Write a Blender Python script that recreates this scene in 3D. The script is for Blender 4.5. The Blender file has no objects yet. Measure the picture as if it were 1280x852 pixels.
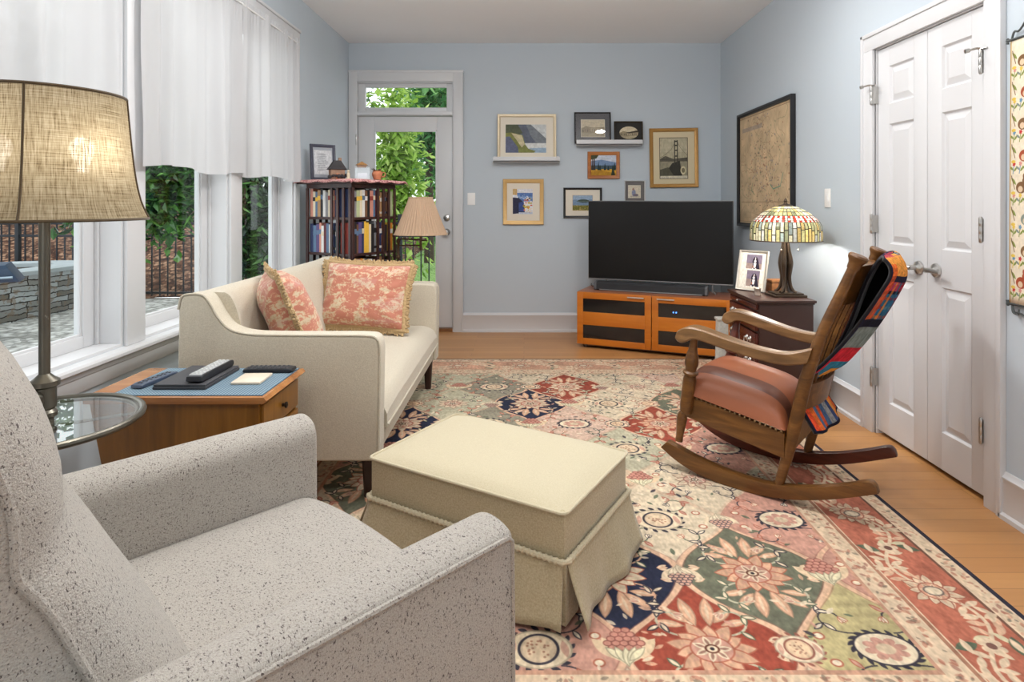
import bpy, bmesh, math, random
import numpy as np
from mathutils import Vector, Matrix
PI = math.pi
random.seed(7)
SC = bpy.context.scene
COL = SC.collection
# ------------------------------------------------------------------ place constants (metres)
FX, UX, VY, CH = 750.0, 655.0, 254.0, 1.225      # camera focal (for 1280 px), principal point, eye height
XL, XR, YB, ZC = -1.672, 1.878, 5.725, 2.752     # side walls, back wall, ceiling
RUGT = 0.008

def lin(c):
    c = c / 255.0
    return c / 12.92 if c <= 0.04045 else ((c + 0.055) / 1.055) ** 2.4
def S(r, g, b): return (lin(r), lin(g), lin(b), 1.0)

# ------------------------------------------------------------------ materials
class N:
    """small node builder"""
    def __init__(s, name):
        s.m = bpy.data.materials.new(name); s.m.use_nodes = True
        s.t = s.m.node_tree; s.t.nodes.clear()
        s.out = s.t.nodes.new('ShaderNodeOutputMaterial')
    def n(s, typ, **kw):
        nd = s.t.nodes.new('ShaderNode' + typ)
        for k, v in kw.items():
            if k in nd.inputs: s.put(nd.inputs[k], v)
            else: setattr(nd, k, v)
        return nd
    def put(s, sock, v):
        if isinstance(v, bpy.types.NodeSocket): s.t.links.new(v, sock)
        else: sock.default_value = v
    def coord(s, kind='Object', scale=(1, 1, 1), rot=(0, 0, 0)):
        tc = s.n('TexCoord'); mp = s.n('Mapping')
        s.t.links.new(tc.outputs[kind], mp.inputs['Vector'])
        mp.inputs['Scale'].default_value = scale; mp.inputs['Rotation'].default_value = rot
        return mp.outputs[0]
    def noise(s, vec, scale, detail=3, rough=.5, dist=0):
        nd = s.n('TexNoise'); s.put(nd.inputs['Vector'], vec); nd.inputs['Scale'].default_value = scale
        nd.inputs['Detail'].default_value = detail; nd.inputs['Roughness'].default_value = rough
        nd.inputs['Distortion'].default_value = dist
        return nd.outputs['Fac']
    def ramp(s, fac, stops, interp='LINEAR'):
        nd = s.n('ValToRGB'); s.put(nd.inputs[0], fac); cr = nd.color_ramp; cr.interpolation = interp
        while len(cr.elements) < len(stops): cr.elements.new(.5)
        for e, (p, c) in zip(cr.elements, stops): e.position = p; e.color = c
        return nd.outputs[0]
    def mix(s, fac, a, b, blend='MIX'):
        nd = s.n('Mix', data_type='RGBA', blend_type=blend)
        s.put(nd.inputs[0], fac); s.put(nd.inputs[6], a); s.put(nd.inputs[7], b)
        return nd.outputs[2]
    def math(s, op, a, b=0.0):
        nd = s.n('Math', operation=op); s.put(nd.inputs[0], a); s.put(nd.inputs[1], b)
        return nd.outputs[0]
    def bump(s, h, strength=.3, dist=.002, normal=None):
        nd = s.n('Bump'); s.put(nd.inputs['Height'], h); nd.inputs['Strength'].default_value = strength
        nd.inputs['Distance'].default_value = dist
        if normal is not None: s.put(nd.inputs['Normal'], normal)
        return nd.outputs[0]
    def bsdf(s, col, rough=.5, metal=0, spec=.5, normal=None, **kw):
        b = s.n('BsdfPrincipled'); s.put(b.inputs['Base Color'], col); s.put(b.inputs['Roughness'], rough)
        b.inputs['Metallic'].default_value = metal; b.inputs['Specular IOR Level'].default_value = spec
        if normal is not None: s.put(b.inputs['Normal'], normal)
        for k, v in kw.items(): s.put(b.inputs[k], v)
        return b.outputs[0]
    def done(s, shader):
        s.t.links.new(shader, s.out.inputs['Surface']); return s.m

def m_plain(name, col, rough=.5, metal=0, spec=.5, var=.06, vscale=6, bump=0, bscale=200):
    n = N(name); v = n.coord()
    f = n.noise(v, vscale, 3)
    c = n.mix(f, tuple(x * (1 - var) for x in col[:3]) + (1,), tuple(min(1, x * (1 + var)) for x in col[:3]) + (1,))
    nm = n.bump(n.noise(v, bscale, 2), bump, .001) if bump else None
    return n.done(n.bsdf(c, rough, metal, spec, nm))

def m_wood(name, c1, c2, c3=None, axis='X', scale=9, rough=.35, stretch=.07, spec=.5, bump=.05):
    n = N(name); sc = {'X': (stretch, 1, 1), 'Y': (1, stretch, 1), 'Z': (1, 1, stretch)}[axis]
    v = n.coord(scale=sc)
    f = n.noise(v, scale, 6, .62, .6); g = n.noise(v, scale * 9, 3, .6)
    col = n.ramp(f, [(.28, c1), (.5, c3 or tuple((a + b) / 2 for a, b in zip(c1, c2))), (.72, c2)])
    col = n.mix(n.math('MULTIPLY', g, .35), col, c1)
    return n.done(n.bsdf(col, rough, 0, spec, n.bump(g, bump, .001)))

def m_cloth(name, c1, c2, scale=420, rough=.9, bump=.5, big=.12, vscale=5):
    n = N(name); v = n.coord()
    f = n.noise(v, scale, 2, .6); w = n.noise(v, vscale, 3)
    col = n.mix(f, c1, c2)
    col = n.mix(n.math('MULTIPLY', w, big), col, tuple(x * .75 for x in c1[:3]) + (1,))
    return n.done(n.bsdf(col, rough, 0, .2, n.bump(f, bump, .002), **{'Sheen Weight': .25}))

def m_image(name, arr, rough=.6, spec=.3, bumpy=0, bscale=300, translucent=0):
    h, w = arr.shape[:2]
    img = bpy.data.images.new(name + '_map', w, h)
    px = np.ones((h, w, 4), np.float32); px[:, :, :3] = np.clip(arr[::-1], 0, 1)
    img.pixels.foreach_set(px.ravel()); img.update()
    n = N(name); tx = n.n('TexImage'); tx.image = img; tx.extension = 'EXTEND'
    tc = n.n('TexCoord'); n.t.links.new(tc.outputs['UV'], tx.inputs[0])
    nm = None
    if bumpy: nm = n.bump(n.noise(n.coord(), bscale, 2), bumpy, .003)
    sh = n.bsdf(tx.outputs[0], rough, 0, spec, nm)
    if translucent:
        tr = n.n('BsdfTranslucent'); n.put(tr.inputs['Color'], tx.outputs[0])
        mx = n.n('MixShader'); mx.inputs[0].default_value = translucent
        n.t.links.new(sh, mx.inputs[1]); n.t.links.new(tr.outputs[0], mx.inputs[2]); sh = mx.outputs[0]
    return n.done(sh)

def m_glass(name, tint=(1, 1, 1, 1), refl=.06, rough=.0, fres=.55):
    n = N(name); t = n.n('BsdfTransparent'); t.inputs[0].default_value = tint
    g = n.n('BsdfGlossy'); g.inputs['Roughness'].default_value = rough; g.inputs['Color'].default_value = (1, 1, 1, 1)
    lw = n.n('LayerWeight'); lw.inputs[0].default_value = .35
    f = n.math('MULTIPLY', n.math('POWER', lw.outputs['Facing'], 3.0), fres); f = n.math('ADD', f, refl)
    mx = n.n('MixShader'); n.put(mx.inputs[0], f)
    n.t.links.new(t.outputs[0], mx.inputs[1]); n.t.links.new(g.outputs[0], mx.inputs[2])
    return n.done(mx.outputs[0])

def m_emit(name, col, strength):
    n = N(name); e = n.n('Emission'); e.inputs[0].default_value = col; e.inputs[1].default_value = strength
    return n.done(e.outputs[0])

def m_sheer(name, col, transl=.5, transp=.1, weave=0):
    n = N(name); d = n.n('BsdfDiffuse'); d.inputs[0].default_value = col
    t = n.n('BsdfTranslucent'); t.inputs[0].default_value = col
    mx = n.n('MixShader'); mx.inputs[0].default_value = transl
    n.t.links.new(d.outputs[0], mx.inputs[1]); n.t.links.new(t.outputs[0], mx.inputs[2])
    p = n.n('BsdfTransparent'); m2 = n.n('MixShader'); m2.inputs[0].default_value = transp
    n.t.links.new(mx.outputs[0], m2.inputs[1]); n.t.links.new(p.outputs[0], m2.inputs[2])
    return n.done(m2.outputs[0])

# ------------------------------------------------------------------ mesh collector
class G:
    def __init__(s): s.v = []; s.f = []; s.mi = []; s.uv = {}
    def add(s, verts, faces, mi=0):
        b = len(s.v); s.v += [tuple(p) for p in verts]
        for f in faces: s.f.append(tuple(i + b for i in f)); s.mi.append(mi)
        return b
    def bm(s, bm, mi=0):
        bm.verts.ensure_lookup_table(); bm.verts.index_update()
        s.add([v.co[:] for v in bm.verts], [[v.index for v in f.verts] for f in bm.faces], mi); bm.free(); return s
    def box(s, x0, x1, y0, y1, z0, z1, bev=0, seg=2, M=None, mi=0):
        bm = bmesh.new(); bmesh.ops.create_cube(bm, size=1)
        for v in bm.verts:
            v.co = Vector(((x0 + x1) / 2 + v.co.x * (x1 - x0), (y0 + y1) / 2 + v.co.y * (y1 - y0), (z0 + z1) / 2 + v.co.z * (z1 - z0)))
        if bev: bmesh.ops.bevel(bm, geom=bm.edges[:], offset=bev, segments=seg, affect='EDGES', profile=.6)
        if M is not None: bmesh.ops.transform(bm, matrix=M, verts=bm.verts[:])
        return s.bm(bm, mi)
    def prism(s, pts, y0, y1, plane='XZ', bev=0, seg=2, M=None, mi=0):
        """closed outline pts extruded along the third axis"""
        mk = {'XZ': lambda a, b, c: (a, c, b), 'XY': lambda a, b, c: (a, b, c), 'YZ': lambda a, b, c: (c, a, b)}[plane]
        bm = bmesh.new()
        v0 = [bm.verts.new(mk(a, b, y0)) for a, b in pts]; v1 = [bm.verts.new(mk(a, b, y1)) for a, b in pts]
        k = len(pts)
        c0 = bm.faces.new(v0[::-1]); c1 = bm.faces.new(v1)
        for i in range(k): bm.faces.new((v0[i], v0[(i + 1) % k], v1[(i + 1) % k], v1[i]))
        bmesh.ops.recalc_face_normals(bm, faces=bm.faces[:])
        if bev:
            es = list(c0.edges) + list(c1.edges)
            bmesh.ops.bevel(bm, geom=es, offset=bev, segments=seg, affect='EDGES', profile=.6)
        if M is not None: bmesh.ops.transform(bm, matrix=M, verts=bm.verts[:])
        return s.bm(bm, mi)
    def tube(s, pts, r, n=10, closed=False, sq=False, mi=0, flat=None):
        """sweep a circle (or rounded square) along pts; r number or list"""
        P = [Vector(p) for p in pts]; k = len(P)
        R = r if isinstance(r, (list, tuple)) else [r] * k
        T = []
        for i in range(k):
            a = P[i - 1] if (i or closed) else P[0]; b = P[(i + 1) % k] if (i < k - 1 or closed) else P[-1]
            T.append((b - a).normalized())
        ref = Vector((0, 0, 1)) if abs(T[0].z) < .9 else Vector((1, 0, 0))
        if flat is not None: ref = Vector(flat)
        u = T[0].cross(ref).normalized(); rows = []
        for i in range(k):
            u = (u - T[i] * u.dot(T[i])).normalized(); w = T[i].cross(u)
            row = []
            for j in range(n):
                a = 2 * PI * j / n
                ca, sa = math.cos(a), math.sin(a)
                if sq:
                    q = 1 / max(abs(ca), abs(sa)) ** .75; ca *= q; sa *= q
                row.append(P[i] + u * ca * R[i] + w * sa * R[i])
            rows.append(row)
        vs = [p for row in rows for p in row]; fs = []
        for i in range(k - (0 if closed else 1)):
            for j in range(n):
                a = i * n + j; b = i * n + (j + 1) % n; c = ((i + 1) % k) * n + (j + 1) % n; d = ((i + 1) % k) * n + j
                fs.append((a, b, c, d))
        if not closed: fs.append(tuple(range(n))[::-1]); fs.append(tuple((k - 1) * n + j for j in range(n)))
        s.add(vs, fs, mi); return s
    def lathe(s, prof, c=(0, 0, 0), n=24, axis=None, cap=True, mi=0, sx=1, sy=1):
        """prof: list of (r, z) about axis through c (default +Z)"""
        M = Matrix.Translation(c)
        if axis is not None: M = M @ Vector((0, 0, 1)).rotation_difference(Vector(axis)).to_matrix().to_4x4()
        vs = [M @ Vector((r * math.cos(2 * PI * j / n) * sx, r * math.sin(2 * PI * j / n) * sy, z)) for r, z in prof for j in range(n)]
        k = len(prof); fs = []
        for i in range(k - 1):
            for j in range(n):
                fs.append((i * n + j, i * n + (j + 1) % n, (i + 1) * n + (j + 1) % n, (i + 1) * n + j))
        if cap: fs.append(tuple(range(n))[::-1]); fs.append(tuple((k - 1) * n + j for j in range(n)))
        s.add(vs, fs, mi); return s
    def grid(s, fn, nu, nv, closeu=False, mi=0, uv=False):
        vs = []; 
        for i in range(nu + (0 if closeu else 1)):
            for j in range(nv + 1): vs.append(fn(i / nu, j / nv))
        k = nv + 1; tot = nu if closeu else nu + 1; fs = []
        b = len(s.v)
        for i in range(nu):
            for j in range(nv):
                i2 = (i + 1) % tot
                fs.append((i * k + j, i2 * k + j, i2 * k + j + 1, i * k + j + 1))
                if uv: s.uv[len(s.f) + len(fs) - 1] = [(i / nu, j / nv), ((i + 1) / nu, j / nv), ((i + 1) / nu, (j + 1) / nv), (i / nu, (j + 1) / nv)]
        s.add(vs, fs, mi); return s
    def sphere(s, c, r, n=16, m=10, sc=(1, 1, 1), mi=0):
        return s.lathe([(max(1e-4, math.sin(PI * i / m)) * r * sc[0], -math.cos(PI * i / m) * r * sc[2]) for i in range(m + 1)], c, n, mi=mi)
    def move(s, M):
        s.v = [tuple(M @ Vector(p)) for p in s.v]; return s
    def build(s, name, mat, parent=None, smooth=35, world=False, ang=None):
        me = bpy.data.meshes.new(name)
        off = Vector((0, 0, 0))
        vs = s.v
        if world and parent is not None:
            inv = wmat(parent).inverted(); vs = [tuple(inv @ Vector(p)) for p in vs]
        me.from_pydata(vs, [], s.f)
        for m in (mat if isinstance(mat, (list, tuple)) else [mat]): me.materials.append(m)
        for p, i in zip(me.polygons, s.mi): p.material_index = i
        if s.uv:
            ul = me.uv_layers.new(name='UVMap')
            for fi, uvs in s.uv.items():
                for li, c in zip(me.polygons[fi].loop_indices, uvs): ul.data[li].uv = c
        if smooth:
            me.polygons.foreach_set('use_smooth', [True] * len(me.polygons))
            me.set_sharp_from_angle(angle=math.radians(smooth))
        me.validate(); me.update()
        o = bpy.data.objects.new(name, me); COL.objects.link(o)
        if parent is not None: o.parent = parent
        return o

def wmat(o):
    m = Matrix.Translation(o.location) @ o.rotation_euler.to_matrix().to_4x4()
    return (wmat(o.parent) @ m) if o.parent else m
def thing(name, label, cat, loc=(0, 0, 0), rotz=0, group=None, rot=None):
    o = bpy.data.objects.new(name, None); COL.objects.link(o); o.empty_display_size = .1
    o.location = loc; o.rotation_euler = rot if rot else (0, 0, rotz)
    o['label'] = label; o['category'] = cat
    if group: o['group'] = group
    return o
def tag(o, label, cat, group=None, kind=None):
    o['label'] = label; o['category'] = cat
    if group: o['group'] = group
    if kind: o['kind'] = kind
    return o
def struct(o): o['kind'] = 'structure'; return o
def base_empty(name, loc=(0, 0, 0), rotz=0):
    o = bpy.data.objects.new(name, None); COL.objects.link(o); o.location = loc; o.rotation_euler = (0, 0, rotz); o['kind'] = 'structure'; return o
def copy_tree(o, parent=None):
    c = o.copy(); COL.objects.link(c); c.parent = parent
    for ch in list(o.children): copy_tree(ch, c)
    return c
def spline(pts, n):
    """Catmull-Rom through pts (tuples), n samples per span"""
    P = [np.array(p, float) for p in pts]; out = []
    for i in range(len(P) - 1):
        a = P[max(i - 1, 0)]; b = P[i]; c = P[i + 1]; d = P[min(i + 2, len(P) - 1)]
        for k in range(n):
            t = k / n
            out.append(tuple(.5 * ((2 * b) + (c - a) * t + (2 * a - 5 * b + 4 * c - d) * t * t + (3 * b - a - 3 * c + d) * t ** 3)))
    out.append(tuple(P[-1])); return out
def interp(x, xs, ys): return float(np.interp(x, xs, ys))

# ------------------------------------------------------------------ painted surface patterns (numpy)
def rgb(r, g, b): return np.array((r, g, b), np.float32) / 255
def fbm(w, h, sx, sy, seed, octs=4):
    rs = np.random.RandomState(seed); out = np.zeros((h, w), np.float32); amp = 1; tot = 0
    for o in range(octs):
        gx = max(2, int(sx * 2 ** o) + 2); gy = max(2, int(sy * 2 ** o) + 2)
        g = rs.rand(gy, gx).astype(np.float32)
        x = np.linspace(0, gx - 1.001, w); y = np.linspace(0, gy - 1.001, h)
        xi = x.astype(int); yi = y.astype(int); xf = x - xi; yf = y - yi
        xf = xf * xf * (3 - 2 * xf); yf = (yf * yf * (3 - 2 * yf))[:, None]
        a = g[yi][:, xi]; b = g[yi][:, xi + 1]; c = g[yi + 1][:, xi]; d = g[yi + 1][:, xi + 1]
        out += amp * ((a * (1 - xf) + b * xf) * (1 - yf) + (c * (1 - xf) + d * xf) * yf); tot += amp; amp *= .5
    return out / tot
class Cv:
    """canvas in its own units: width W, height Hh, y down"""
    def __init__(s, W, Hh, res, col):
        s.w = int(round(W * res)); s.h = int(round(Hh * res)); s.res = res
        s.a = np.empty((s.h, s.w, 3), np.float32); s.a[:] = col
    def win(s, cx, cy, R):
        r = s.res; x0 = max(0, int((cx - R) * r)); x1 = min(s.w, int((cx + R) * r) + 2); y0 = max(0, int((cy - R) * r)); y1 = min(s.h, int((cy + R) * r) + 2)
        if x1 <= x0 or y1 <= y0: return None
        X, Y = np.meshgrid((np.arange(x0, x1) + .5) / r - cx, (np.arange(y0, y1) + .5) / r - cy)
        return (slice(y0, y1), slice(x0, x1)), X, Y
    def put(s, sl, m, col, op=1):
        m = np.clip(m, 0, 1)[..., None] * op; s.a[sl] = s.a[sl] * (1 - m) + np.asarray(col, np.float32) * m
    def ell(s, cx, cy, rx, ry, col, ang=0, op=1):
        w = s.win(cx, cy, max(rx, ry) * 1.1 + 2 / s.res)
        if not w: return
        sl, X, Y = w; c, q = math.cos(ang), math.sin(ang); x = X * c + Y * q; y = -X * q + Y * c
        d = (np.sqrt((x / rx) ** 2 + (y / ry) ** 2) - 1) * min(rx, ry) * s.res
        s.put(sl, .5 - d, col, op)
    def leaf(s, cx, cy, L, W, ang, col, op=1):
        w = s.win(cx, cy, L * .6 + 2 / s.res)
        if not w: return
        sl, X, Y = w; c, q = math.cos(ang), math.sin(ang); x = X * c + Y * q; y = -X * q + Y * c
        t = np.clip(1 - (2 * x / L) ** 2, 0, 1); d = (np.abs(y) - W / 2 * t) * s.res
        d = np.where(np.abs(x) > L / 2, 5, d); s.put(sl, .5 - d, col, op)
    def flower(s, cx, cy, R, n, depth, col, ang=0, sx=1, sy=1, rot=0, op=1):
        w = s.win(cx, cy, R * 1.35 * max(sx, sy) + 2 / s.res)
        if not w: return
        sl, X, Y = w; c, q = math.cos(rot), math.sin(rot); x = (X * c + Y * q) / sx; y = (-X * q + Y * c) / sy
        r = np.hypot(x, y); th = np.arctan2(y, x) - ang
        rr = R * (1 - depth + depth * np.abs(np.cos(th * n / 2)) ** .6)
        s.put(sl, .5 - (r - rr) * s.res, col, op)
    def line(s, pts, wd, col, op=1):
        P = np.array(pts, float); step = max(wd * .5, .7 / s.res)
        for (x0, y0), (x1, y1) in zip(P[:-1], P[1:]):
            cx, cy = (x0 + x1) / 2, (y0 + y1) / 2; L = math.hypot(x1 - x0, y1 - y0)
            w = s.win(cx, cy, L / 2 + wd + 2 / s.res)
            if not w: continue
            sl, X, Y = w; dx, dy = (x1 - x0) / (L + 1e-9), (y1 - y0) / (L + 1e-9)
            t = np.clip(X * dx + Y * dy, -L / 2, L / 2); d = (np.hypot(X - t * dx, Y - t * dy) - wd / 2) * s.res
            s.put(sl, .5 - d, col, op)
    def rect(s, x0, y0, x1, y1, col, op=1):
        r = s.res; sl = (slice(max(0, int(round(y0 * r))), max(0, int(round(y1 * r)))), slice(max(0, int(round(x0 * r))), max(0, int(round(x1 * r)))))
        s.a[sl] = s.a[sl] * (1 - op) + np.asarray(col, np.float32) * op
    def poly(s, pts, col, op=1):
        P = np.array(pts, float); X, Y = np.meshgrid((np.arange(s.w) + .5) / s.res, (np.arange(s.h) + .5) / s.res)
        ins = np.zeros(X.shape, bool); k = len(P)
        for i in range(k):
            x0, y0 = P[i]; x1, y1 = P[(i + 1) % k]
            c = ((y0 > Y) != (y1 > Y)); ins ^= c & (X < (x1 - x0) * (Y - y0) / (y1 - y0 + 1e-12) + x0)
        s.put((slice(None), slice(None)), ins.astype(np.float32), col, op)
    def grain(s, amt, seed, sx=40, sy=40, octs=4):
        f = fbm(s.w, s.h, sx, sy, seed, octs)[..., None] - .5; s.a = np.clip(s.a * (1 + f * amt), 0, 1); return s
# ================================================================== ROOM
WHITE = m_plain('white_paint', S(211, 212, 214), .45, var=.01, spec=.4)
CEILW = m_plain('ceiling_paint', S(246, 247, 248), .9, var=.006, spec=.1)
BLUEW = m_plain('blue_wall_paint', S(192, 202, 210), .75, var=.012, vscale=2, spec=.2, bump=.03, bscale=300)
def m_floor():
    n = N('oak_boards'); v = n.coord()
    br = n.n('TexBrick'); n.put(br.inputs['Vector'], v)
    br.offset = .37; br.squash = 1
    for k, val in (('Color1', S(202, 148, 92)), ('Color2', S(178, 124, 74)), ('Mortar', S(112, 72, 40)), ('Scale', 1.0), ('Mortar Size', .0012), ('Mortar Smooth', .1), ('Bias', 0.0), ('Brick Width', 1.15), ('Row Height', .083)):
        br.inputs[k].default_value = val
    gr = n.noise(n.coord(scale=(.06, 1, 1)), 46, 5, .65, .5)
    c = n.mix(n.math('MULTIPLY', gr, .55), br.outputs['Color'], S(150, 98, 52))
    c = n.mix(n.math('MULTIPLY', n.noise(n.coord(scale=(.3, 1, 1)), 3, 3), .35), c, S(216, 168, 112))
    return n.done(n.bsdf(c, .33, 0, .5, n.bump(br.outputs['Fac'], -.25, .002)))
OAK = m_floor()
g = G().box(XL - .15, XR + .75, -2.6, YB + .2, -.12, 0); struct(g.build('floor', OAK, smooth=0))
g = G().box(XL - .15, XR + .3, -2.6, YB + .2, ZC, ZC + .12); struct(g.build('ceiling', CEILW, smooth=0))
# back wall with the door opening
DX0, DX1, DZ = -1.600, -.672, 2.415
g = G().box(XL - .15, DX0, YB, YB + .15, 0, ZC).box(DX1, XR + .3, YB, YB + .15, 0, ZC).box(DX0, DX1, YB, YB + .15, DZ, ZC)
struct(g.build('wall_back', BLUEW, smooth=0))
# left wall with three windows
WZ0, WZ1 = .63, 2.40
WIN = [(1.73, 2.503), (2.623, 3.389), (3.522, 4.345)]
g = G().box(XL - .15, XL, -2.6, YB, 0, WZ0).box(XL - .15, XL, -2.6, YB, WZ1, ZC)
ys = [-2.6] + [y for w in WIN for y in w] + [YB]
for i in range(0, len(ys), 2): g.box(XL - .15, XL, ys[i], ys[i + 1], WZ0, WZ1)
struct(g.build('wall_left', BLUEW, smooth=0))
# right wall with the closet opening
KY0, KY1, KZ = 2.434, 3.204, 2.045
g = G().box(XR, XR + .12, -2.6, KY0, 0, ZC).box(XR, XR + .12, KY1, YB, 0, ZC).box(XR, XR + .12, KY0, KY1, KZ, ZC)
g.box(XR + .6, XR + .63, KY0 - .3, KY1 + .3, 0, KZ + .2).box(XR + .12, XR + .6, KY0 - .3, KY0 - .27, 0, KZ + .2).box(XR + .12, XR + .6, KY1 + .27, KY1 + .3, 0, KZ + .2).box(XR + .12, XR + .6, KY0 - .3, KY1 + .3, KZ + .17, KZ + .2)
struct(g.build('wall_right', BLUEW, smooth=0))
# unseen rear wall, added to cut light from behind; opening left for daylight
g = G().box(XL - .15, -1.35, -2.75, -2.6, 0, ZC).box(.75, XR + .3, -2.75, -2.6, 0, ZC).box(-1.35, .75, -2.75, -2.6, 2.45, ZC)
struct(g.build('wall_rear', BLUEW, smooth=0))
# baseboards: board, cap bead and shoe
BP = [(0, 0), (.026, 0), (.026, .018), (.016, .026), (.016, .15), (.02, .156), (.02, .163), (.012, .17), (.006, .182), (0, .182)]
g = G().prism([(XR - 0, 0)] and [(-d, z) for d, z in BP], -.582, XR - .001, 'YZ', M=Matrix.Translation((0, YB, 0)))
struct(g.build('baseboard_back', WHITE))
g = G()
for a, b in ((-2.6, 2.345), (3.309, YB - .027)): g.prism([(-d, z) for d, z in BP], a, b, 'XZ', M=Matrix.Translation((XR, 0, 0)))
struct(g.build('baseboard_right', WHITE))
g = G().prism([(d, z) for d, z in BP], -2.6, YB - .03, 'XZ', M=Matrix.Translation((XL, 0, 0)))
struct(g.build('baseboard_left', WHITE))

# ---- windows
GLASS = m_glass('window_glass', (.97, .985, .98, 1), .012, fres=.22)
def frame_ring(g, x0, x1, ya, yb, za, zb, w, wb=None):
    wb = wb or w
    g.box(x0, x1, ya, ya + w, za, zb, .004).box(x0, x1, yb - w, yb, za, zb, .004).box(x0, x1, ya + w, yb - w, za, za + wb, .004).box(x0, x1, ya + w, yb - w, zb - w, zb, .004)
for i, (a, b) in enumerate(WIN):
    r = base_empty('window_%d' % (i + 1), (XL - .07, (a + b) / 2, WZ0))
    g = G(); e = .002
    g.box(XL - .15, XL - .001, a, a + .014, WZ0, WZ1).box(XL - .15, XL - .001, b - .014, b, WZ0, WZ1).box(XL - .15, XL - .001, a + .014, b - .014, WZ1 - .014, WZ1).box(XL - .15, XL - .001, a + .014, b - .014, WZ0, WZ0 + .012)
    g.box(XL - .104, XL - .088, a + .014, a + .026, WZ0 + .012, WZ1 - .014, .003).box(XL - .104, XL - .088, b - .026, b - .014, WZ0 + .012, WZ1 - .014, .003)
    g.build('window_jamb', WHITE, r, world=True)
    g = G(); frame_ring(g, XL - .145, XL - .104, a + .014, b - .014, WZ0 + .012, WZ1 - .014, .07, .048)
    frame_ring(g, XL - .128, XL - .112, a + .082, b - .082, WZ0 + .058, WZ1 - .082, .012)
    g.build('window_sash', WHITE, r, world=True)
    G().box(XL - .123, XL - .119, a + .09, b - .09, WZ0 + .066, WZ1 - .09).build('window_pane', GLASS, r, world=True, smooth=0)
# window casing, mullion faces, stool and apron
g = G(); t = .018
g.box(XL, XL + t, WIN[0][1], WIN[1][0], WZ0, WZ1, .003).box(XL, XL + t, WIN[1][1], WIN[2][0], WZ0, WZ1, .003)
g.box(XL, XL + t, WIN[2][1], WIN[2][1] + .085, WZ0, WZ1 - .0005, .003).box(XL, XL + t, WIN[0][0] - .09, WIN[0][0], WZ0, WZ1 - .0005, .003)
g.box(XL, XL + t, WIN[0][0] - .09, WIN[2][1] + .085, WZ1, WZ1 + .078, .003).box(XL, XL + t + .01, WIN[0][0] - .1, WIN[2][1] + .09, WZ1 + .0785, WZ1 + .097, .004)
struct(g.build('trim_1', WHITE))
SP = [(-.005, .0), (.045, .0), (.052, .006), (.052, .018), (.045, .026), (-.005, .026)]
g = G().prism([(x, z + WZ0 - .027) for x, z in SP], WIN[0][0] - .12, WIN[2][1] + .11, 'XZ', M=Matrix.Translation((XL + .003, 0, 0)))
AP = [(0, 0), (.012, 0), (.016, .006), (.016, .014), (.02, .02), (.02, .055), (.026, .062), (.026, .075), (.03, .08), (.03, .086), (0, .086)]
g.prism([(x, z + WZ0 - .113) for x, z in AP], WIN[0][0] - .09, WIN[2][1] + .085, 'XZ', M=Matrix.Translation((XL, 0, 0)))
struct(g.build('trim_2', WHITE))

# ---- garden door with transom
DOORW = m_plain('door_white', S(212, 214, 216), .4, var=.01)
CHROME = m_plain('satin_nickel', S(190, 188, 184), .28, 1, var=.03)
g = G(); tt = .02
g.box(XL + .003, -1.588, YB - tt, YB, 0, 2.492, .003).box(-.672, -.58, YB - tt, YB, 0, 2.492, .003).box(-1.588, -.672, YB - tt, YB, 2.385, 2.492, .003)
g.box(XL + .003, -.575, YB - tt - .008, YB, 2.47, 2.492, .003).box(-.6, -.58, YB - tt - .006, YB, 0, 2.47, .003)
g.box(DX0, -1.592, YB, YB + .15, 0, 2.39).box(-.682, DX1, YB, YB + .15, 0, 2.39).box(-1.592, -.682, YB, YB + .15, 2.062, 2.10).box(-1.592, -.682, YB, YB + .15, 2.375, DZ)
g.box(-1.592, -.682, YB - .012, YB + .004, 2.066, 2.096, .004)
struct(g.build('trim_3', DOORW))
g = G().box(-1.60, -.672, YB + .005, YB + .16, 0, .03, .004)
struct(g.build('trim_4', m_wood('threshold_oak', S(120, 78, 46), S(165, 112, 70)), smooth=0))
r = base_empty('window_4', (-1.137, YB + .06, 2.10))
g = G()
for q in ((-1.592, -1.520, 2.10, 2.375), (-.722 - .02, -.682, 2.10, 2.375), (-1.52, -.742, 2.10, 2.143), (-1.52, -.742, 2.337, 2.375)): g.box(q[0], q[1], YB + .03, YB + .07, q[2], q[3], .005)
g.build('window_sash', DOORW, r, world=True)
G().box(-1.522, -.74, YB + .048, YB + .052, 2.14, 2.34).build('window_pane', GLASS, r, world=True, smooth=0)
r = base_empty('door_1', (-1.588, YB + .05, 0))
g = G(); y0, y1 = YB + .028, YB + .072; gx0, gx1, gz0, gz1 = -1.437, -.834, .438, 1.925
g.box(-1.588, gx0, y0, y1, .035, 2.056, .003).box(gx1, -.686, y0, y1, .035, 2.056, .003).box(gx0, gx1, y0, y1, .035, gz0, .003).box(gx0, gx1, y0, y1, gz1, 2.056, .003)
g.build('door_slab', DOORW, r, world=True)
g = G()
for q in ((gx0, gx0 + .014, gz0, gz1), (gx1 - .014, gx1, gz0, gz1), (gx0, gx1, gz0, gz0 + .014), (gx0, gx1, gz1 - .014, gz1)): g.box(q[0], q[1], y0 - .004, y0 + .02, q[2], q[3], .003)
g.build('glazing_bead', DOORW, r, world=True)
G().box(gx0 - .004, gx1 + .004, y0 + .02, y0 + .024, gz0 - .004, gz1 + .004).build('door_pane', GLASS, r, world=True, smooth=0)
kx = -.74
g = G().lathe([(.001, 0), (.031, 0), (.033, .006), (.026, .014), (.014, .018), (.012, .04), (.022, .046), (.03, .056), (.03, .066), (.022, .078), (.001, .082)], (kx, y0, .95), 20, (0, -1, 0))
g.build('door_knob', CHROME, r, world=True)
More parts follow.
